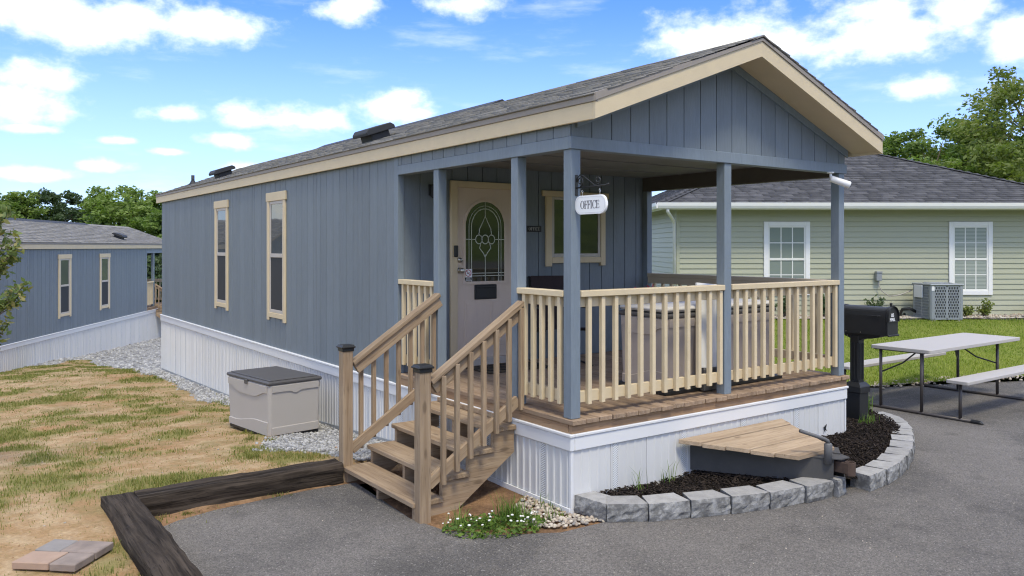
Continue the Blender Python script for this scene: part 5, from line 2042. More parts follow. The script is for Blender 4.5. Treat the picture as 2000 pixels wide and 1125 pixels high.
# ------------------------------------------------------------------ green house on the right
def make_green():
    GD = 17.5
    base = at_dl(GD, 3.575)
    rz = math.atan2(RT.y, RT.x) + R_(1.0)
    G = thing('green_house', 'single-storey house with pale green lap siding and dark hipped shingle roof', 'house', (base.x, base.y, 0.45), rz)
    W, Dp, Hw = 8.90, 14.0, 2.50
    EX = 0.114
    # local: x along the facade, y away from the viewer, z up; wall top at Hw
    box('wall', (0.02, 0.02, -0.2), (W - 0.02, Dp, Hw), 'vinyl_green', G, 0)
    box('foundation', (0.01, 0.012, -0.5), (W - 0.01, 0.019, 0.09), 'concrete', G, 0)

    def lap(L):
        """one course: lap with a lower butt edge and a mid step (double four-inch profile)"""
        key = ('lap', L)
        if key not in MESHES:
            bm = bmesh.new()
            pts = [(0.018, 0.0), (-0.004, 0.0), (-0.004, 0.006), (0.012, EX - 0.001), (0.018, EX - 0.001)]
            bm_prism(bm, pts, 0.0, L, 'x')
            me = bpy.data.meshes.new('siding_board')
            bmesh.ops.recalc_face_normals(bm, faces=bm.faces[:])
            bm.to_mesh(me)
            bm.free()
            set_mat(me, 'vinyl_green')
            MESHES[key] = me
        return MESHES[key]
    rows = int((Hw - 0.09) / EX)
    for k in range(rows):
        z = 0.10 + k * EX
        # courses overlap at staggered joints: two lengths per row
        j = 3.66 if k % 2 else 5.5
        for (a, L) in ((0.055, j - 0.055), (j, W - 0.055 - j)):
            o = bpy.data.objects.new('siding_board', lap(round(L - 0.001, 4)))
            o.location = (a, 0.0, z)
            link(o, G)
        o = bpy.data.objects.new('siding_board', lap(6.0))
        o.location = (0.0, 6.06, z)
        o.rotation_euler = (0, 0, R_(-90))
        link(o, G)
    for (a, b) in (((-0.012, -0.012, 0.07), (0.06, 0.019, Hw)), ((-0.011, 0.0195, 0.07), (0.019, 0.06, Hw)), ((W - 0.06, -0.012, 0.07), (W + 0.012, 0.019, Hw))):
        box('corner_post', a, b, 'vinyl_green', G, 0.003)
    # windows
    def win(xa, xb, zb, zt, blinds):
        bm = bmesh.new()
        t = 0.095
        bm_box(bm, (xa, -0.030, zb), (xa + t, 0.0, zt), 0.006)
        bm_box(bm, (xb - t, -0.030, zb), (xb, 0.0, zt), 0.006)
        bm_box(bm, (xa + t - 0.001, -0.0295, zt - t), (xb - t + 0.001, 0.0, zt - 0.0005), 0.006)
        bm_box(bm, (xa + t - 0.001, -0.0295, zb + 0.0005), (xb - t + 0.001, 0.0, zb + t), 0.006)
        w = from_bm('window', bm, 'white_paint', G)
        xi, xj, zi, zj = xa + t, xb - t, zb + t, zt - t
        zm = (zi + zj) / 2 - 0.02
        bm = bmesh.new()
        s = 0.035
        bm_box(bm, (xi, -0.018, zi), (xi + s, 0, zj), 0.003)
        bm_box(bm, (xj - s, -0.018, zi), (xj, 0, zj), 0.003)
        bm_box(bm, (xi + s - .001, -0.0175, zi), (xj - s + .001, 0, zi + s), 0.003)
        bm_box(bm, (xi + s - .001, -0.0175, zj - s), (xj - s + .001, 0, zj), 0.003)
        bm_box(bm, (xi + s - .001, -0.022, zm - 0.025), (xj - s + .001, 0, zm + 0.025), 0.003)
        from_bm('sash', bm, 'gutter_white', w)
        for (za, zb2) in ((zi + s, zm - 0.0255), (zm + 0.0255, zj - s)):
            box('pane', (xi + s, -0.0065, za), (xj - s, -0.0045, zb2), 'blind_glass', w, 0)
            bm = bmesh.new()
            for f in (1 / 3, 2 / 3):
                xx = xi + s + (xj - xi - 2 * s) * f
                bm_box(bm, (xx - 0.010, -0.011, za), (xx + 0.010, -0.0066, zb2))
            zz = (za + zb2) / 2
            bm_box(bm, (xi + s, -0.0105, zz - 0.010), (xj - s, -0.0067, zz + 0.010))
            from_bm('glazing_bar', bm, 'gutter_white', w)
            if blinds:
                bm = bmesh.new()
                z = za + 0.02
                while z < zb2 - 0.01:
                    bm_box(bm, (xi + s + 0.01, -0.0078, z), (xj - s - 0.01, -0.0066, z + 0.018))
                    z += 0.030
                o = from_bm('blind', bm, 'blind_slat', w)
                o['kind'] = 'stuff'
    win(1.89, 2.90, 0.545, 2.145, False)
    win(5.95, 6.91, 0.545, 2.145, True)
    # hip roof
    ov = 0.42
    ez = Hw + 0.02
    pitch = 0.413
    half = W / 2 + ov
    apex_z = ez + pitch * half
    cx = W / 2
    y0 = -ov
    ya = y0 + half
    yb = Dp + ov - half
    bm = bmesh.new()
    v = [bm.verts.new(p) for p in ((cx - half, y0, ez), (cx + half, y0, ez), (cx + half, Dp + ov, ez), (cx - half, Dp + ov, ez), (cx, ya, apex_z), (cx, yb, apex_z))]
    for f in ((0, 1, 4), (1, 2, 5, 4), (2, 3, 5), (3, 0, 4, 5), (3, 2, 1, 0)):
        bm.faces.new([v[i] for i in f])
    from_bm('roof', bm, 'shingle_slate', G)
    box('soffit', (-ov + 0.005, -ov + 0.005, Hw - 0.02), (W + ov - 0.005, Dp + ov - 0.005, Hw + 0.005), 'gutter_white', G, 0)
    # shingles: front slope and left slope; the lowest three hundred in front as parts of their own
    sl = math.hypot(half, pitch * half)
    exp = 0.14
    rows = int(sl / exp)
    args = ((cx - half, y0 - 0.02, ez + 0.006), (1, 0, 0), (0, half / sl, pitch * half / sl))
    wid = lambda k: (half * k * exp / sl, 2 * half - half * k * exp / sl)
    oo, uu, vv, nn, tabs = shingles_np(*args, rows, wid, exp, seed=21)
    first = tabs[:300]
    for t in first:
        p = np.array(tab_verts(oo, uu, vv, nn, t, exp))
        c = p.mean(0)
        s = from_np('shingle', p - c, TABF, 'shingle_slate', G, None)
        s.location = c
    V, F, T = [], [], []
    for t in tabs[300:]:
        F.append(TABF + len(V))
        V += tab_verts(oo, uu, vv, nn, t, exp)
        T += [t[4]] * 8
    o = from_np('shingle_field', np.array(V), np.concatenate(F), 'shingle_slate', G, T)
    o['kind'] = 'stuff'
    shingle_field('shingle_field', (cx - half - 0.02, y0 + 12.0, ez + 0.006), (0, -1, 0), (half / sl, 0, pitch * half / sl), rows, lambda k: (0.0, 12.0 - half * k * exp / sl), 'shingle_slate', G, seed=22)
    for s in (-1, 1):
        o = beam('hip_cap', (cx + s * half, y0, ez + 0.012), (cx, ya, apex_z + 0.012), 0.28, 0.018, 'shingle_slate', G, 0.006)
    beam('ridge_cap', (cx, ya, apex_z + 0.012), (cx, yb, apex_z + 0.012), 0.28, 0.018, 'shingle_slate', G, 0.006)
    # gutters
    gp = [(0.0, 0.0), (0.0, 0.125), (0.012, 0.125), (0.012, 0.012), (0.09, 0.012), (0.11, 0.06), (0.115, 0.125), (0.127, 0.125), (0.122, 0.055), (0.10, 0.0)]
    bm = bmesh.new()
    bm_prism(bm, [(-a, b) for a, b in gp], -ov - 0.10, W + ov + 0.10, 'x')
    o = from_bm('gutter', bm, 'gutter_white', G)
    o.location = (0, y0, ez - 0.115)
    bm = bmesh.new()
    bm_prism(bm, [(-a, b) for a, b in gp], 0.0, 10.0, 'y')
    o = from_bm('gutter', bm, 'gutter_white', G)
    o.location = (-ov, y0, ez - 0.115)
    box('fascia', (-ov, y0, ez - 0.14), (W + ov, y0 + 0.02, ez + 0.004), 'gutter_white', G, 0)
    box('fascia', (-ov, y0 + 0.0205, ez - 0.14), (-ov + 0.02, Dp + ov, ez + 0.004), 'gutter_white', G, 0)
    # downspout at the left corner
    tube('downspout', [(-0.30, y0 - 0.05, ez - 0.11), (-0.30, y0 - 0.05, ez - 0.17), (-0.24, y0 + 0.05, ez - 0.23), (-0.07, -0.01, ez - 0.37), (-0.045, 0.03, ez - 0.44), (-0.045, 0.03, 0.10)], 0.036, 'gutter_white', G, 8)
    return G


GREEN = make_green()
g_rot = Matrix.Rotation(GREEN.rotation_euler.z, 3, 'Z')


def gpos(x, y, z=0.0):
    """point in the green house's frame"""
    return Vector(GREEN.location) + g_rot @ Vector((x, y, z))


GRZ = GREEN.rotation_euler.z
# planting bed with pale stones along the wall, black edging, concrete pad
bed = [gpos(0.3, -0.02), gpos(8.6, -0.02), gpos(8.6, -0.75), gpos(0.3, -0.75)]
struct(sheet('stone_bed', [(p.x, p.y) for p in bed], 0.15, lambda x, y: land_z(x, y), 0.05, 'concrete', rough=0.01))
ed = thing('garden_edging', 'black plastic edging strip along the stone bed of the green house', 'edging', gpos(6.9, -0.78, 0.0), GRZ)
for (a, b) in ((-3.4, -1.95), (-0.55, 1.6)):
    box('edging_strip', (a, -0.02, -0.05), (b, 0.02, 0.085), 'edging', ed, 0.008)
pd = gpos(5.75, -0.80, 0.0)

ac = thing('air_conditioner', 'grey louvred air conditioner unit on a concrete pad by the green house', 'air conditioner', gpos(5.03, -0.98, 0.03), GRZ)
AW, AD, AH = 0.68, 0.74, 0.80
bm = bmesh.new()
bm_box(bm, (-0.12, -0.10, -0.07), (AW + 0.25, AD + 0.12, -0.002), 0.01)
from_bm('pad', bm, 'concrete', ac)
bm = bmesh.new()
bm_box(bm, (0.02, 0.02, 0.06), (AW - 0.02, AD - 0.02, AH - 0.03))
from_bm('coil', bm, 'ac_dark', ac)
for (x, y) in ((0, 0), (AW - 0.09, 0), (0, AD - 0.09), (AW - 0.09, AD - 0.09)):
    bm = bmesh.new()
    bm_box(bm, (x, y, 0.045), (x + 0.09, y + 0.09, AH - 0.02), 0.025)
    from_bm('corner_post', bm, 'ac_grey', ac)


def louvre(w):
    bm = bmesh.new()
    h = AH - 0.11
    for (a, b) in ((0, 0.022), (w / 2 - 0.02, w / 2 + 0.02), (w - 0.022, w)):
        bm_box(bm, (a, 0, 0), (b, 0.014, h))
    bm_box(bm, (0, 0, 0), (w, 0.0135, 0.03))
    bm_box(bm, (0, 0, h - 0.02), (w, 0.0135, h))
    nrow = 11
    for r in range(nrow):
        z0 = 0.03 + (h - 0.05) * r / nrow
        bm_box(bm, (0, 0.001, z0), (w, 0.011, z0 + 0.012))
        n = int(w / 0.033)
        for i in range(n):
            x = w * (i + (0.5 if r % 2 else 0.0)) / n
            bm_box(bm, (x - 0.007, 0.002, z0), (x + 0.007, 0.012, z0 + (h - 0.05) / nrow))
    return bm


for (w, loc, rz) in ((AW - 0.14, (0.07, 0.004, 0.065), 0), (AD - 0.14, (0.004, AD - 0.07, 0.065), R_(-90)), (AD - 0.14, (AW - 0.004, 0.07, 0.065), R_(90))):
    o = from_bm('louvre_panel', louvre(w), 'ac_grey', ac, loc=loc, rot=(0, 0, rz))
bm = bmesh.new()
bm_box(bm, (-0.012, -0.012, AH - 0.035), (AW + 0.012, AD + 0.012, AH), 0.012)
for k in range(4):
    r = 0.10 + 0.055 * k
    c = [(AW / 2 + r * math.cos(a), AD / 2 + r * math.sin(a), AH + 0.010) for a in np.linspace(0, 2 * math.pi, 24, endpoint=False)]
    bm_tube(bm, c, 0.005, 5, True)
for a in np.linspace(0, 2 * math.pi, 12, endpoint=False):
    bm_tube(bm, [(AW / 2 + 0.05 * math.cos(a), AD / 2 + 0.05 * math.sin(a), AH + 0.012), (AW / 2 + 0.29 * math.cos(a), AD / 2 + 0.29 * math.sin(a), AH + 0.004)], 0.004, 5)
from_bm('top_cover', bm, 'ac_grey', ac)
for (x, y) in ((0.05, 0.06), (AW - 0.10, 0.06), (0.05, AD - 0.10), (AW - 0.10, AD - 0.10)):
    bm = bmesh.new()
    bm_prism(bm, [(x - 0.05, 0.0), (x + 0.10, 0.0), (x + 0.06, 0.05), (x - 0.01, 0.05)], y - 0.05, y + 0.06, 'y')
    from_bm('foot', bm, 'concrete', ac)
box('name_plate', (0.015, -0.006, AH - 0.14), (0.075, -0.001, AH - 0.05), 'white_band', ac, 0.001)
box('service_panel', (-0.03, 0.30, AH - 0.30), (-0.001, 0.62, AH - 0.04), 'white_band', ac, 0.004)
tube('refrigerant_hose', [(0.02, 0.62, 0.18), (-0.10, 0.66, 0.25), (-0.22, 0.74, 0.22), (-0.24, 0.82, 0.08), (-0.12, 0.90, 0.06), (-0.05, 0.99, 0.10)], 0.032, 'black_plastic', ac, 8)

eb = thing('disconnect_box', 'small grey electrical box with cable on the green siding left of the air conditioner', 'electrical box', gpos(4.38, -0.035, 0.86), GRZ)
bm = bmesh.new()
bm_box(bm, (-0.06, -0.07, 0.0), (0.06, 0.025, 0.20), 0.006)
bm_box(bm, (-0.065, -0.085, 0.17), (0.065, 0.0, 0.205), 0.004)
from_bm('housing', bm, 'galvanised', eb)
tube('cable', [(0.0, -0.02, 0.0), (0.01, -0.03, -0.10), (0.06, -0.05, -0.22), (0.22, -0.08, -0.34), (0.45, -0.09, -0.30), (0.66, -0.16, -0.20)], 0.011, 'box_plastic', eb, 6)

sp = thing('spotlight', 'small black spotlight on a stake in the stone bed at right', 'lamp', gpos(7.20, -0.70, 0.03), GRZ + R_(20))
tube('stake', [(0, 0, -0.05), (0.0, 0, 0.10), (0.03, 0, 0.24)], 0.016, 'black_metal', sp, 8)
bm = bmesh.new()
bm_tube(bm, [(0.0, 0, 0.27), (0.03, 0, 0.275), (0.12, 0, 0.26), (0.135, 0, 0.257)], [0.025, 0.05, 0.06, 0.055], 12)
from_bm('lamp_head', bm, 'black_metal', sp, True)


# ------------------------------------------------------------------ foliage
def leaf_quads(C, size, rg, flatten=0.5):
    """rhombic leaves at points C (n,3); returns verts, faces"""
    n = len(C)
    a = rg.normal(size=(n, 3))
    a[:, 2] *= flatten
    a /= np.linalg.norm(a, axis=1)[:, None]
    b = rg.normal(size=(n, 3))
    b -= (b * a).sum(1)[:, None] * a
    b /= np.linalg.norm(b, axis=1)[:, None]
    s = size * (0.6 + 0.8 * rg.random(n))[:, None]
    V = np.stack([C - a * s * 0.6, C + b * s * 0.32, C + a * s * 0.6, C - b * s * 0.32], 1).reshape(-1, 3)
    F = np.arange(4 * n).reshape(n, 4)
    return V, F


def tree_parts(seed, height, crown_r, crown_base, leaf, n_clump, per, lean=0.0, shape=1.0):
    """trunk with limbs (bmesh) and a crown of leaf clumps at the twig ends"""
    rg = np.random.default_rng(seed)
    bm = bmesh.new()
    top = height * 0.80
    tr = [Vector((lean * (z / height) ** 2 + 0.05 * height * 0.1 * math.sin(z + seed), 0.02 * height * math.sin(z * 0.7 + seed * 2), z)) for z in np.linspace(-0.3, top, 9)]
    r0 = height * 0.018 + 0.02
    bm_tube(bm, tr, [r0 * (1 - 0.82 * i / 8) for i in range(9)], 8)
    centers, radii = [], []
    cz = (crown_base + height) / 2
    ch = (height - crown_base) / 2
    for i in range(n_clump):
        # points through the crown volume, more towards its surface, uneven outline
        th = rg.uniform(0, 2 * math.pi)
        ct = rg.uniform(-0.9, 1.0)
        st = math.sqrt(1 - ct * ct)
        lump = 1 + 0.30 * mnoise.noise(Vector((math.cos(th) * st * 1.7 + seed, math.sin(th) * st * 1.7, ct * 1.7)))
        r = (0.35 + 0.65 * rg.random() ** 0.5) * lump
        w = 1.0 if ct > 0 else (1.0 - 0.25 * ct * ct)
        p = Vector((crown_r * r * st * w * math.cos(th) + lean * 0.7, crown_r * r * st * w * math.sin(th), cz + ch * r * ct * shape))
        if p.z < crown_base * 0.8:
            p.z = crown_base * 0.8 + rg.random() * 0.4
        centers.append(p)
        radii.append(crown_r * rg.uniform(0.16, 0.30))
    for i, p in enumerate(centers):
        if i % 2 == 0:
            k = min(8, max(2, int(8 * min(0.95, (p.z - 0.25 * crown_r) / top))))
            a = tr[k]
            m = a.lerp(p, 0.5) + Vector((0, 0, -0.04 * (p - a).length))
            bm_tube(bm, [a, m, p], [r0 * 0.28, r0 * 0.16, r0 * 0.05], 5)
    V, F, T = [], [], []
    off = 0
    for c, r in zip(centers, radii):
        n = int(per * rg.uniform(0.6, 1.4))
        d = rg.normal(size=(n, 3))
        d /= np.linalg.norm(d, axis=1)[:, None]
        rad = r * rg.random(n) ** 0.45
        P = np.array(c) + d * rad[:, None] * np.array([1.0, 1.0, 0.62])
        v, f = leaf_quads(P, leaf, rg)
        V.append(v)
        F.append(f + off)
        off += len(v)
        tone = 0.10 + 0.5 * rg.random() + 0.22 * rg.random(n)
        T.append(np.repeat(np.clip(tone, 0, 0.98), 4))
    return bm, np.concatenate(V), np.concatenate(F), np.concatenate(T)


def tree(name, label, cat, loc, mat, group, **kw):
    t = thing(name, label, cat, loc, 0, group)
    bm, V, F, T = tree_parts(**kw)
    from_bm('trunk', bm, 'bark', t, True)
    from_np('crown', V, F, mat, t, T)
    return t


def px_at(px, depth):
    p = at_dl(depth, (px - 1000) / 1576 * depth)
    return p.x, p.y


def ztop(py, depth):
    return CAM.z - (py - 482) / 1576 * depth


for (px, py, dp, cr, mat, seed, cb, nm, lab) in (
        (2010, 150, 44, 4.6, 'leaf_olive', 31, 1.6, 'broadleaf_tree', 'tallest olive-green tree cut by the right edge behind the green house'),
        (1905, 222, 46, 3.6, 'leaf_green', 32, 1.6, 'broadleaf_tree', 'mid green tree behind the green roof, second from the right edge'),
        (1825, 250, 44, 3.0, 'leaf_green', 33, 1.4, 'broadleaf_tree', 'green tree behind the hip of the green house roof, third from the right edge'),
        (1765, 272, 47, 2.6, 'leaf_green', 34, 1.2, 'broadleaf_tree', 'low green tree just right of the white roof tip, leftmost of the right group'),
        (1955, 268, 38, 2.8, 'leaf_olive', 35, 0.9, 'broadleaf_tree', 'bushy olive tree right behind the green house roof near the right edge'),
        (1870, 300, 39, 2.2, 'leaf_green', 36, 0.7, 'broadleaf_tree', 'small bushy tree low behind the hip of the green house roof')):
    x, y = px_at(px, dp)
    h = ztop(py, dp) - 0.5
    tree(nm, lab, 'tree', (x, y, 0.5), mat, 'trees behind the green house', seed=seed, height=h, crown_r=cr, crown_base=cb, leaf=0.20, n_clump=int(52 * cr / 2.5 + 20), per=190)

for (px, py, dp, cr, mat, seed, cb, nm, lab) in (
        (34, 368, 60, 2.6, 'leaf_green', 41, 0.5, 'broadleaf_tree', 'bright green tree over the neighbour roof at the left edge'),
        (-40, 362, 58, 2.9, 'leaf_green', 42, 0.5, 'broadleaf_tree', 'green tree cut off by the left edge behind the neighbour roof'),
        (122, 371, 62, 2.6, 'leaf_dark', 43, 0.6, 'broadleaf_tree', 'dark grey-green tree in the middle over the neighbour roof'),
        (185, 418, 56, 1.5, 'leaf_green', 44, 0.5, 'broadleaf_tree', 'small green tree between the dark tree and the large tree at left'),
        (252, 360, 50, 2.9, 'leaf_green', 45, 0.5, 'broadleaf_tree', 'large fresh green tree beside the far end of the blue wall'),
        (318, 405, 47, 2.6, 'leaf_green', 46, 0.0, 'broadleaf_tree', 'green tree behind the neighbour porch, half hidden by the blue wall'),
        (285, 470, 44, 2.3, 'leaf_dark', 47, -0.2, 'broadleaf_tree', 'dark low tree seen through the neighbour porch posts')):
    x, y = px_at(px, dp)
    h = ztop(py, dp) + 2.0
    tree(nm, lab, 'tree', (x, y, -2.0), mat, 'trees behind the neighbour home', seed=seed, height=h, crown_r=cr, crown_base=cb + 0.9, leaf=0.20, n_clump=int(84 * cr / 2.5 + 30), per=170)

# sapling whose twigs reach in from the left edge
sx, sy = px_at(-95, 7.2)
sz = yard_z(sx, sy)
sap = thing('sapling', 'young leafy tree reaching in at the left edge before the neighbour home', 'tree', (sx, sy, sz))
bm = bmesh.new()
rg = np.random.default_rng(77)
tr = [Vector((0.02 * math.sin(3 * z), 0.015 * math.cos(2 * z), z)) for z in np.linspace(-0.1, 3.2, 9)]
bm_tube(bm, tr, [0.030 - 0.0028 * i for i in range(9)], 8)
V, F, T = [], [], []
off = 0
twigs = []


def loc_px(px, py, dp):
    p = at_dl(dp, (px - 1000) / 1576 * dp)
    return Vector((p.x - sx, p.y - sy, CAM.z - (py - 482) / 1576 * dp - sz))


for (k, ends) in ((3, [(52, 552, 7.1), (46, 570, 7.2), (30, 560, 7.25), (38, 585, 7.15), (20, 572, 7.1)]), (4, [(28, 470, 7.2), (36, 488, 7.1), (18, 500, 7.2), (32, 505, 7.25), (8, 530, 7.2), (40, 478, 7.2), (22, 452, 7.25)]),
                  (5, [(14, 418, 7.2), (4, 432, 7.1), (10, 408, 7.2)]), (2, [(16, 630, 7.2), (2, 640, 7.2)])):
    base = tr[k]
    hub = base.lerp(loc_px(*ends[0]), 0.55) + Vector((0, 0, -0.03))
    bm_tube(bm, [base, hub], [0.012, 0.008], 6)
    for e in ends:
        q = loc_px(*e)
        m = hub.lerp(q, 0.5) + Vector((0, 0, -0.01))
        bm_tube(bm, [hub, m, q], [0.006, 0.004, 0.002], 5)
        twigs += [hub.lerp(q, t) for t in (0.45, 0.6, 0.75, 0.9, 1.0)]
for i in range(46):
    th = rg.uniform(0, 2 * math.pi)
    k = rg.integers(4, 9)
    q = tr[k] + Vector((math.cos(th), math.sin(th), 0.45)) * rg.uniform(0.25, 0.42)
    if dl(sx + q.x, sy + q.y)[1] / max(dl(sx + q.x, sy + q.y)[0], .1) > -0.66:
        continue
    bm_tube(bm, [tr[k], tr[k].lerp(q, 0.5), q], [0.007, 0.004, 0.002], 5)
    twigs += [tr[k].lerp(q, t) for t in (0.4, 0.6, 0.8, 1.0)]
from_bm('trunk', bm, 'bark', sap, True)
C = np.array([np.array(t) + rg.normal(0, 0.028, 3) for t in twigs for _ in range(7)])
v, f = leaf_quads(C, 0.052, rg, 0.8)
from_np('crown', v, f, 'leaf_sapling', sap, np.repeat(rg.random(len(C)) * 0.98, 4))


# shrubs in the stone bed
def shrub(label, loc, w, h, mat, seed, n, leaf=0.06):
    w, h = w * 0.85, h * 0.82
    t = thing('shrub', label, 'shrub', loc, 0, 'shrubs by the green house')
    rg = np.random.default_rng(seed)
    bm = bmesh.new()
    C = []
    for i in range(14):
        a = rg.uniform(0, 2 * math.pi)
        q = Vector((w * 0.5 * rg.random() ** 0.6 * math.cos(a), w * 0.5 * rg.random() ** 0.6 * math.sin(a), h * rg.uniform(0.5, 1.0)))
        bm_tube(bm, [(0, 0, -0.03), q * 0.5 + Vector((0, 0, 0.02)), q], [0.010, 0.006, 0.003], 5)
        for t_ in (0.4, 0.6, 0.8, 1.0):
            for _ in range(n):
                C.append(np.array(q * t_) + rg.normal(0, w * 0.09, 3))
    from_bm('stem', bm, 'bark', t)
    v, f = leaf_quads(np.array(C), leaf, rg, 0.8)
    v[:, 2] = np.maximum(v[:, 2], 0.01)
    from_np('foliage', v, f, mat, t, np.repeat(rg.random(len(C)) * 0.98, 4))
    return t


def gz(x, y):
    p = gpos(x, y)
    return Vector((p.x, p.y, land_z(p.x, p.y) + 0.05))


shrub('sparse yellow-green shrub just right of the air conditioner', gz(6.15, -0.40), 0.30, 0.26, 'leaf_olive', 61, 4)
shrub('taller yellow-green shrub between air conditioner and spotlight', gz(6.50, -0.38), 0.42, 0.40, 'leaf_olive', 62, 4)
shrub('dense dark green shrub cut by the right edge', gz(7.75, -0.42), 0.60, 0.42, 'leaf_green', 63, 12)
shrub('wispy green clump left of the air conditioner behind the mailbox', gz(4.15, -0.35), 0.50, 0.50, 'leaf_dark', 64, 6)
shrub('small dark shrub behind the right porch railing', gz(3.05, -0.40), 0.45, 0.60, 'leaf_dark', 65, 8)
shrub('dark low shrub at the left of the stone bed behind the porch', gz(2.2, -0.40), 0.45, 0.55, 'leaf_dark', 66, 8)


# ------------------------------------------------------------------ grass, gravel, weeds
def blades(P, h, w, rg, bend=0.5):
    """tapered bent blades: 2 quads would do, one triangle pair per blade"""
    n = len(P)
    th = rg.uniform(0, 2 * math.pi, n)
    d = np.stack([np.cos(th), np.sin(th), np.zeros(n)], 1)
    e = np.stack([-np.sin(th), np.cos(th), np.zeros(n)], 1)
    hh = (h * (0.5 + rg.random(n)))[:, None]
    ww = (w * (0.7 + 0.6 * rg.random(n)))[:, None]
    b = (bend * rg.random(n))[:, None]
    up = np.array([0, 0, 1.0])
    m = P + up * hh * 0.55 + d * hh * b * 0.35
    t = P + up * hh * (1 - 0.3 * b) + d * hh * b
    V = np.stack([P - e * ww, P + e * ww, m + e * ww * 0.7, m - e * ww * 0.7, t], 1).reshape(-1, 3)
    i = np.arange(n)[:, None] * 5
    F = np.concatenate([i + np.array([[0, 1, 2]]), i + np.array([[0, 2, 3]]), i + np.array([[3, 2, 4]])], 0)
    return V, F


def yard_surface(x, y):
    return yard_local(x, y) + 0.018 * mnoise.fractal(Vector((x * 1.7, y * 1.7, 3.3)), 1.0, 2.0, 4)


rg = np.random.default_rng(5)
PTS, HT, TN = [], [], []
tries = 0
while len(PTS) < 110000 and tries < 520000:
    tries += 1
    # denser towards the viewer
    x = -9.5 + 9.4 * rg.random()
    y = -1.5 + 31 * rg.random() ** 1.7
    if x > -2.95 and y < 2.25:
        continue
    if not inside(x, y, YARD):
        continue
    d, l = dl(x, y)
    if d < 4 or abs(l / d) > 0.72:
        continue
    g = grass_amt(x, y)
    gv = gravel_amt(x, y)
    if rg.random() < (max(0.15, (g - 0.36) * 2.2) if gv < 0.5 else 0.02):
        PTS.append((x, y, yard_surface(x, y) - 0.004))
        HT.append(0.010 + 0.036 * g)
        TN.append(0.5 + 0.16 * (rg.random() - 0.5) if rg.random() > (g - 0.25) * 2.2 else rg.random() * 0.98)
P = np.array(PTS)
v, f = blades(P, np.array(HT), 0.0022 + 0.0004 * (dl(P[:, 0], P[:, 1])[0] - 5).clip(0, 12), rg, 0.8)
stuff(from_np('yard_grass', v, f, 'grass_blades', None, np.repeat(np.array(TN), 5)), 'patchy thin grass growing on the bare yard at left', 'grass')

# denser tufts along timbers, box and skirting
tuft = []
for (x, y, r, n, h) in ((-2.62, 1.86, 0.10, 120, 0.07), (-2.35, 1.90, 0.16, 160, 0.05), (-1.6, 1.92, 0.10, 60, 0.07), (-3.0, 1.3, 0.10, 150, 0.06), (-3.02, 0.6, 0.12, 220, 0.07),
                        (-1.15, 4.1, 0.10, 90, 0.09), (-1.0, 3.85, 0.08, 60, 0.08), (-0.5, 6.3, 0.25, 160, 0.10), (-0.9, 5.8, 0.25, 140, 0.10), (-0.35, 8.2, 0.25, 120, 0.09), (-2.3, 2.5, 0.25, 320, 0.08),
                        (-1.5, 3.0, 0.25, 260, 0.09), (-2.9, 3.4, 0.35, 380, 0.08), (-2.5, 4.8, 0.4, 420, 0.08), (-3.6, 2.6, 0.35, 380, 0.08), (-4.2, 3.8, 0.4, 400, 0.08), (-3.4, 6.2, 0.45, 380, 0.08), (-1.9, 6.3, 0.4, 300, 0.09), (-4.9, 5.2, 0.5, 380, 0.08)):
    a = rg.uniform(0, 2 * math.pi, n)
    rr = r * np.abs(rg.normal(0, 0.6, n))
    for ai, ri in zip(a, rr):
        xx, yy = x + ri * math.cos(ai) * 1.3, y + ri * math.sin(ai)
        zz = yard_surface(xx, yy) if (inside(xx, yy, YARD)) else pad_z(xx, yy)
        tuft.append((xx, yy, zz, h))
tuft = np.array(tuft)
v, f = blades(tuft[:, :3], tuft[:, 3] * 0.5, 0.0026, rg, 0.9)
stuff(from_np('grass_tufts', v, f, 'grass_blades', None, np.repeat(rg.random(len(tuft)) * 0.98, 5)), 'taller grass tufts along the timbers and in the bare yard', 'grass')

# lawn
PTS = []
tries = 0
while len(PTS) < 60000 and tries < 300000:
    tries += 1
    d = 10.8 + 6.6 * rg.random() ** 1.3
    l = 1.8 + 10 * rg.random()
    if l / d > 0.70:
        continue
    p = at_dl(d, l)
    if not inside(p.x, p.y, LAWN) or (p.x < 3.9):
        continue
    q = g_rot.inverted() @ (Vector((p.x, p.y, 0)) - Vector((GREEN.location.x, GREEN.location.y, 0)))
    if q.y > -0.80:
        continue
    PTS.append((p.x, p.y, land_z(p.x, p.y) + 0.015))
P = np.array(PTS)
patch = np.array([fbm(x, y, 0.8, 7.7) for x, y, z in PTS])
v, f = blades(P, 0.045 + 0.015 * patch, 0.0045, rg, 0.9)
stuff(from_np('lawn_grass', v, f, 'lawn_blades', None, np.repeat(np.clip(0.45 + 0.6 * patch + 0.35 * (rg.random(len(P)) - 0.5), 0, 0.98), 5)), 'short mown green lawn in front of the green house', 'grass')


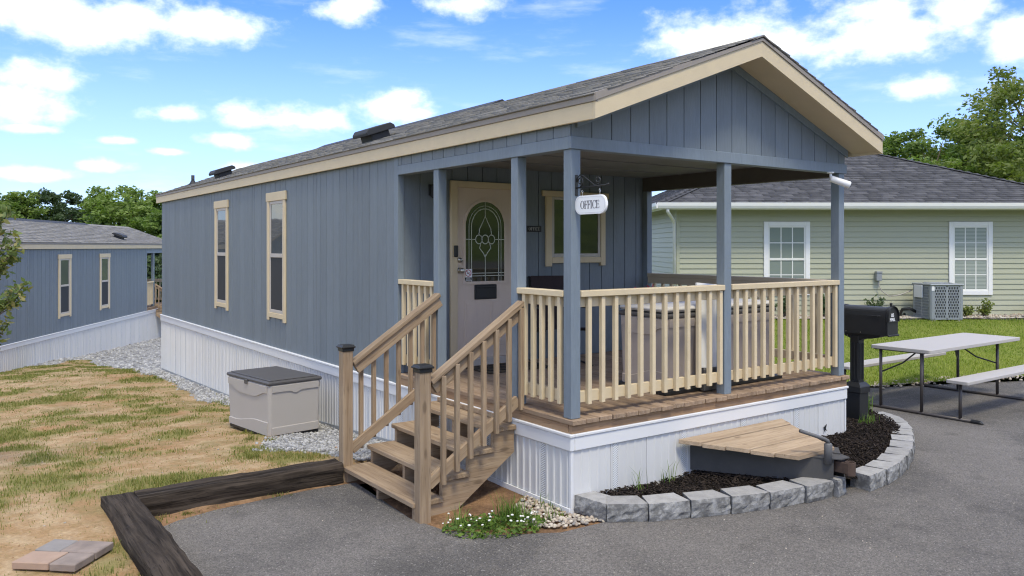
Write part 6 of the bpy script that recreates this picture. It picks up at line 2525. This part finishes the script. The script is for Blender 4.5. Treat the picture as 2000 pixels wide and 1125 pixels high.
def stones(name, P, S, mat, rg, label, cat):
    """small stones: jittered low-poly icospheres joined into one mesh"""
    bm = bmesh.new()
    bmesh.ops.create_icosphere(bm, subdivisions=1, radius=1.0)
    bv = np.array([v.co[:] for v in bm.verts])
    bf = np.array([[v.index for v in f.verts] for f in bm.faces])
    bm.free()
    n = len(P)
    V = np.zeros((n, len(bv), 3))
    for i in range(n):
        k = bv * (1 + rg.normal(0, 0.16, (len(bv), 1)))
        a = rg.uniform(0, 2 * math.pi)
        c, s = math.cos(a), math.sin(a)
        k = k * np.array([1.0, rg.uniform(0.6, 0.95), rg.uniform(0.45, 0.75)])
        V[i] = np.stack([k[:, 0] * c - k[:, 1] * s, k[:, 0] * s + k[:, 1] * c, k[:, 2]], 1) * S[i] + P[i]
    F = (bf[None] + (np.arange(n) * len(bv))[:, None, None]).reshape(-1, 3)
    o = from_np(name, V.reshape(-1, 3), F, mat, None, np.repeat(rg.random(n) * 0.98, len(bv)), smooth=False)
    return stuff(o, label, cat)


PTS, SZ = [], []
tries = 0
while len(PTS) < 5200 and tries < 200000:
    tries += 1
    x = -2.2 + 2.2 * rg.random()
    y = 2.2 + 12 * rg.random() ** 1.6
    if gravel_amt(x, y) * 1.2 < rg.random() + 0.15:
        continue
    PTS.append((x, y, yard_surface(x, y) + 0.004))
    SZ.append(rg.uniform(0.011, 0.026) * (1 + 0.06 * (y - 2)))
stones('gravel_strip', np.array(PTS), SZ, 'gravel_grey', rg, 'grey crushed stone strip along the white skirting and under the deck box', 'gravel')
PTS, SZ = [], []
tries = 0
while len(PTS) < 2600 and tries < 100000:
    tries += 1
    d, l = 18 + 15 * rg.random(), -14.2 + 6.5 * rg.random()
    p = at_dl(d, l)
    if gravel_amt(p.x, p.y) * 1.2 < rg.random() + 0.1 or p.y < 13:
        continue
    PTS.append((p.x, p.y, yard_surface(p.x, p.y) + 0.005))
    SZ.append(rg.uniform(0.03, 0.06))
stones('gravel_far', np.array(PTS), SZ, 'gravel_grey', rg, 'pale gravel along the skirting of the neighbouring home', 'gravel')

# pebble patch at the skirting corner
corner = [(-0.02, 0.55), (-0.26, 0.40), (-0.42, 0.16), (-0.40, 0.0), (-0.28, -0.16), (0.10, -0.30), (0.10, -0.22), (-0.02, -0.02)]
PTS, SZ = [], []
while len(PTS) < 430:
    x, y = rg.uniform(-0.5, 0.12), rg.uniform(-0.32, 0.6)
    if not inside(x, y, corner):
        continue
    s = rg.uniform(0.010, 0.024)
    PTS.append((x, y, yard_local(x, y) + 0.008 + s * 0.3))
    SZ.append(s)
stones('pebbles', np.array(PTS), SZ, 'pebbles', rg, 'pale rounded pebbles at the near corner of the white skirting', 'pebbles')
PTS, SZ = [], []
for i in range(170):
    d, l = 4.2 + 6 * rg.random(), -3 + 8 * rg.random()
    p = at_dl(d, l)
    if inside(p.x, p.y, ASPHALT) and not inside(p.x, p.y, bed_poly):
        PTS.append((p.x, p.y, pad_z(p.x, p.y) + 0.006))
        SZ.append(rg.uniform(0.003, 0.008))
PY, SY = [], []
while len(PY) < 900:
    x, y = -8.5 + 8.4 * rg.random(), 0.2 + 12 * rg.random() ** 1.4
    if (x > -2.95 and y < 2.3) or not inside(x, y, YARD):
        continue
    PY.append((x, y, yard_surface(x, y) + 0.002))
    SY.append(rg.uniform(0.005, 0.016))
stones('yard_stones', np.array(PY), SY, 'clod', rg, 'small clods and pebbles scattered over the bare yard', 'stones')
stones('loose_stones', np.array(PTS), SZ, 'pebbles', rg, 'tiny pale stones scattered on the dark driveway', 'stones')
PTS, SZ = [], []
ed_ = LAWN_EDGE[1:6]
for i in range(420):
    t = rg.random() * (len(ed_) - 1.001)
    k = int(t)
    a, b = Vector(ed_[k]), Vector(ed_[k + 1])
    q = a.lerp(b, t - k)
    q += Vector((0.4, 0.9)).normalized() * rg.normal(0.03, 0.10)
    PTS.append((q.x, q.y, land_z(q.x, q.y) + 0.02))
    SZ.append(rg.uniform(0.012, 0.032))
stones('edge_gravel', np.array(PTS), SZ, 'pebbles', rg, 'pale gravel along the edge between driveway and lawn', 'gravel')
PTS, SZ = [], []
for i in range(900):
    x = rg.uniform(0.4, 8.5)
    y = rg.uniform(-0.72, -0.05)
    if 4.8 < x < 5.95:
        continue
    p = gz(x, y)
    PTS.append((p.x, p.y, p.z + 0.01))
    SZ.append(rg.uniform(0.018, 0.04))
stones('bed_stones', np.array(PTS), SZ, 'pebbles', rg, 'pale stones in the planting bed along the green house', 'stones')

# clover with white flower heads beside the near newel post
C, Hh = [], []
for i in range(900):
    a = rg.uniform(0, 2 * math.pi)
    r = rg.random() ** 0.6
    x, y = -0.60 + 0.33 * r * math.cos(a) + 0.10 * r * math.sin(a), 0.16 + 0.20 * r * math.sin(a) - 0.20 * r * math.cos(a)
    z = max(pad_z(x, y), yard_local(x, y)) + 0.01 + rg.random() * 0.065 * (1 - r * 0.6)
    C.append((x, y, z))
C = np.array(C)
v, f = leaf_quads(C, 0.030, rg, 0.35)
stuff(from_np('clover_patch', v, f, 'clover', None, np.repeat(rg.random(len(C)) * 0.98, 4)), 'green clover patch at the foot of the steps', 'clover')
PTS = []
for (x, y, n, h) in ((-0.45, 0.22, 110, 0.17), (-0.38, 0.14, 60, 0.12), (-0.80, 0.36, 40, 0.13), (-0.62, 0.20, 90, 0.08), (-0.15, 0.02, 26, 0.07), (-0.05, 0.20, 18, 0.08), (-0.06, 0.34, 14, 0.09), (4.72, 0.42, 170, 0.20), (4.62, 0.50, 60, 0.15),
                     (0.62, -0.10, 9, 0.20), (1.02, -0.06, 14, 0.17), (4.08, 0.05, 30, 0.10), (4.25, 0.05, 26, 0.09)):
    for _ in range(n):
        xx, yy = x + rg.normal(0, 0.045), y + rg.normal(0, 0.04)
        zz = bed_z(xx, yy) if inside(xx, yy, bed_poly) else max(pad_z(xx, yy), yard_local(xx, yy) if xx < 0.2 else -1)
        PTS.append((xx, yy, zz, h))
PTS = np.array(PTS)
v, f = blades(PTS[:, :3], PTS[:, 3], 0.0035, rg, 0.8)
stuff(from_np('weeds', v, f, 'clover', None, np.repeat(rg.random(len(PTS)) * 0.98, 5)), 'bright green weeds by the steps, skirting and mailbox', 'weeds')
bm = bmesh.new()
V, F, T = [], [], []
PT2, SZ2 = [], []
for i in range(34):
    a = rg.uniform(0, 2 * math.pi)
    r = rg.random() ** 0.5
    x, y = -0.64 + 0.32 * r * math.cos(a), 0.16 + 0.18 * r * math.sin(a) - 0.22 * r * math.cos(a)
    z = max(pad_z(x, y), yard_local(x, y)) + rg.uniform(0.06, 0.11)
    bm_tube(bm, [(x, y, z - 0.08), (x, y, z)], 0.0018, 4)
    PT2.append((x, y, z))
    SZ2.append(rg.uniform(0.009, 0.013))
fl = from_bm('clover_stems', bm, 'clover')
stuff(fl, 'thin stems of the white clover flowers at the steps', 'clover')
stones('clover_flowers', np.array(PT2), SZ2, 'petal', rg, 'round white clover flower heads at the foot of the steps', 'flowers')
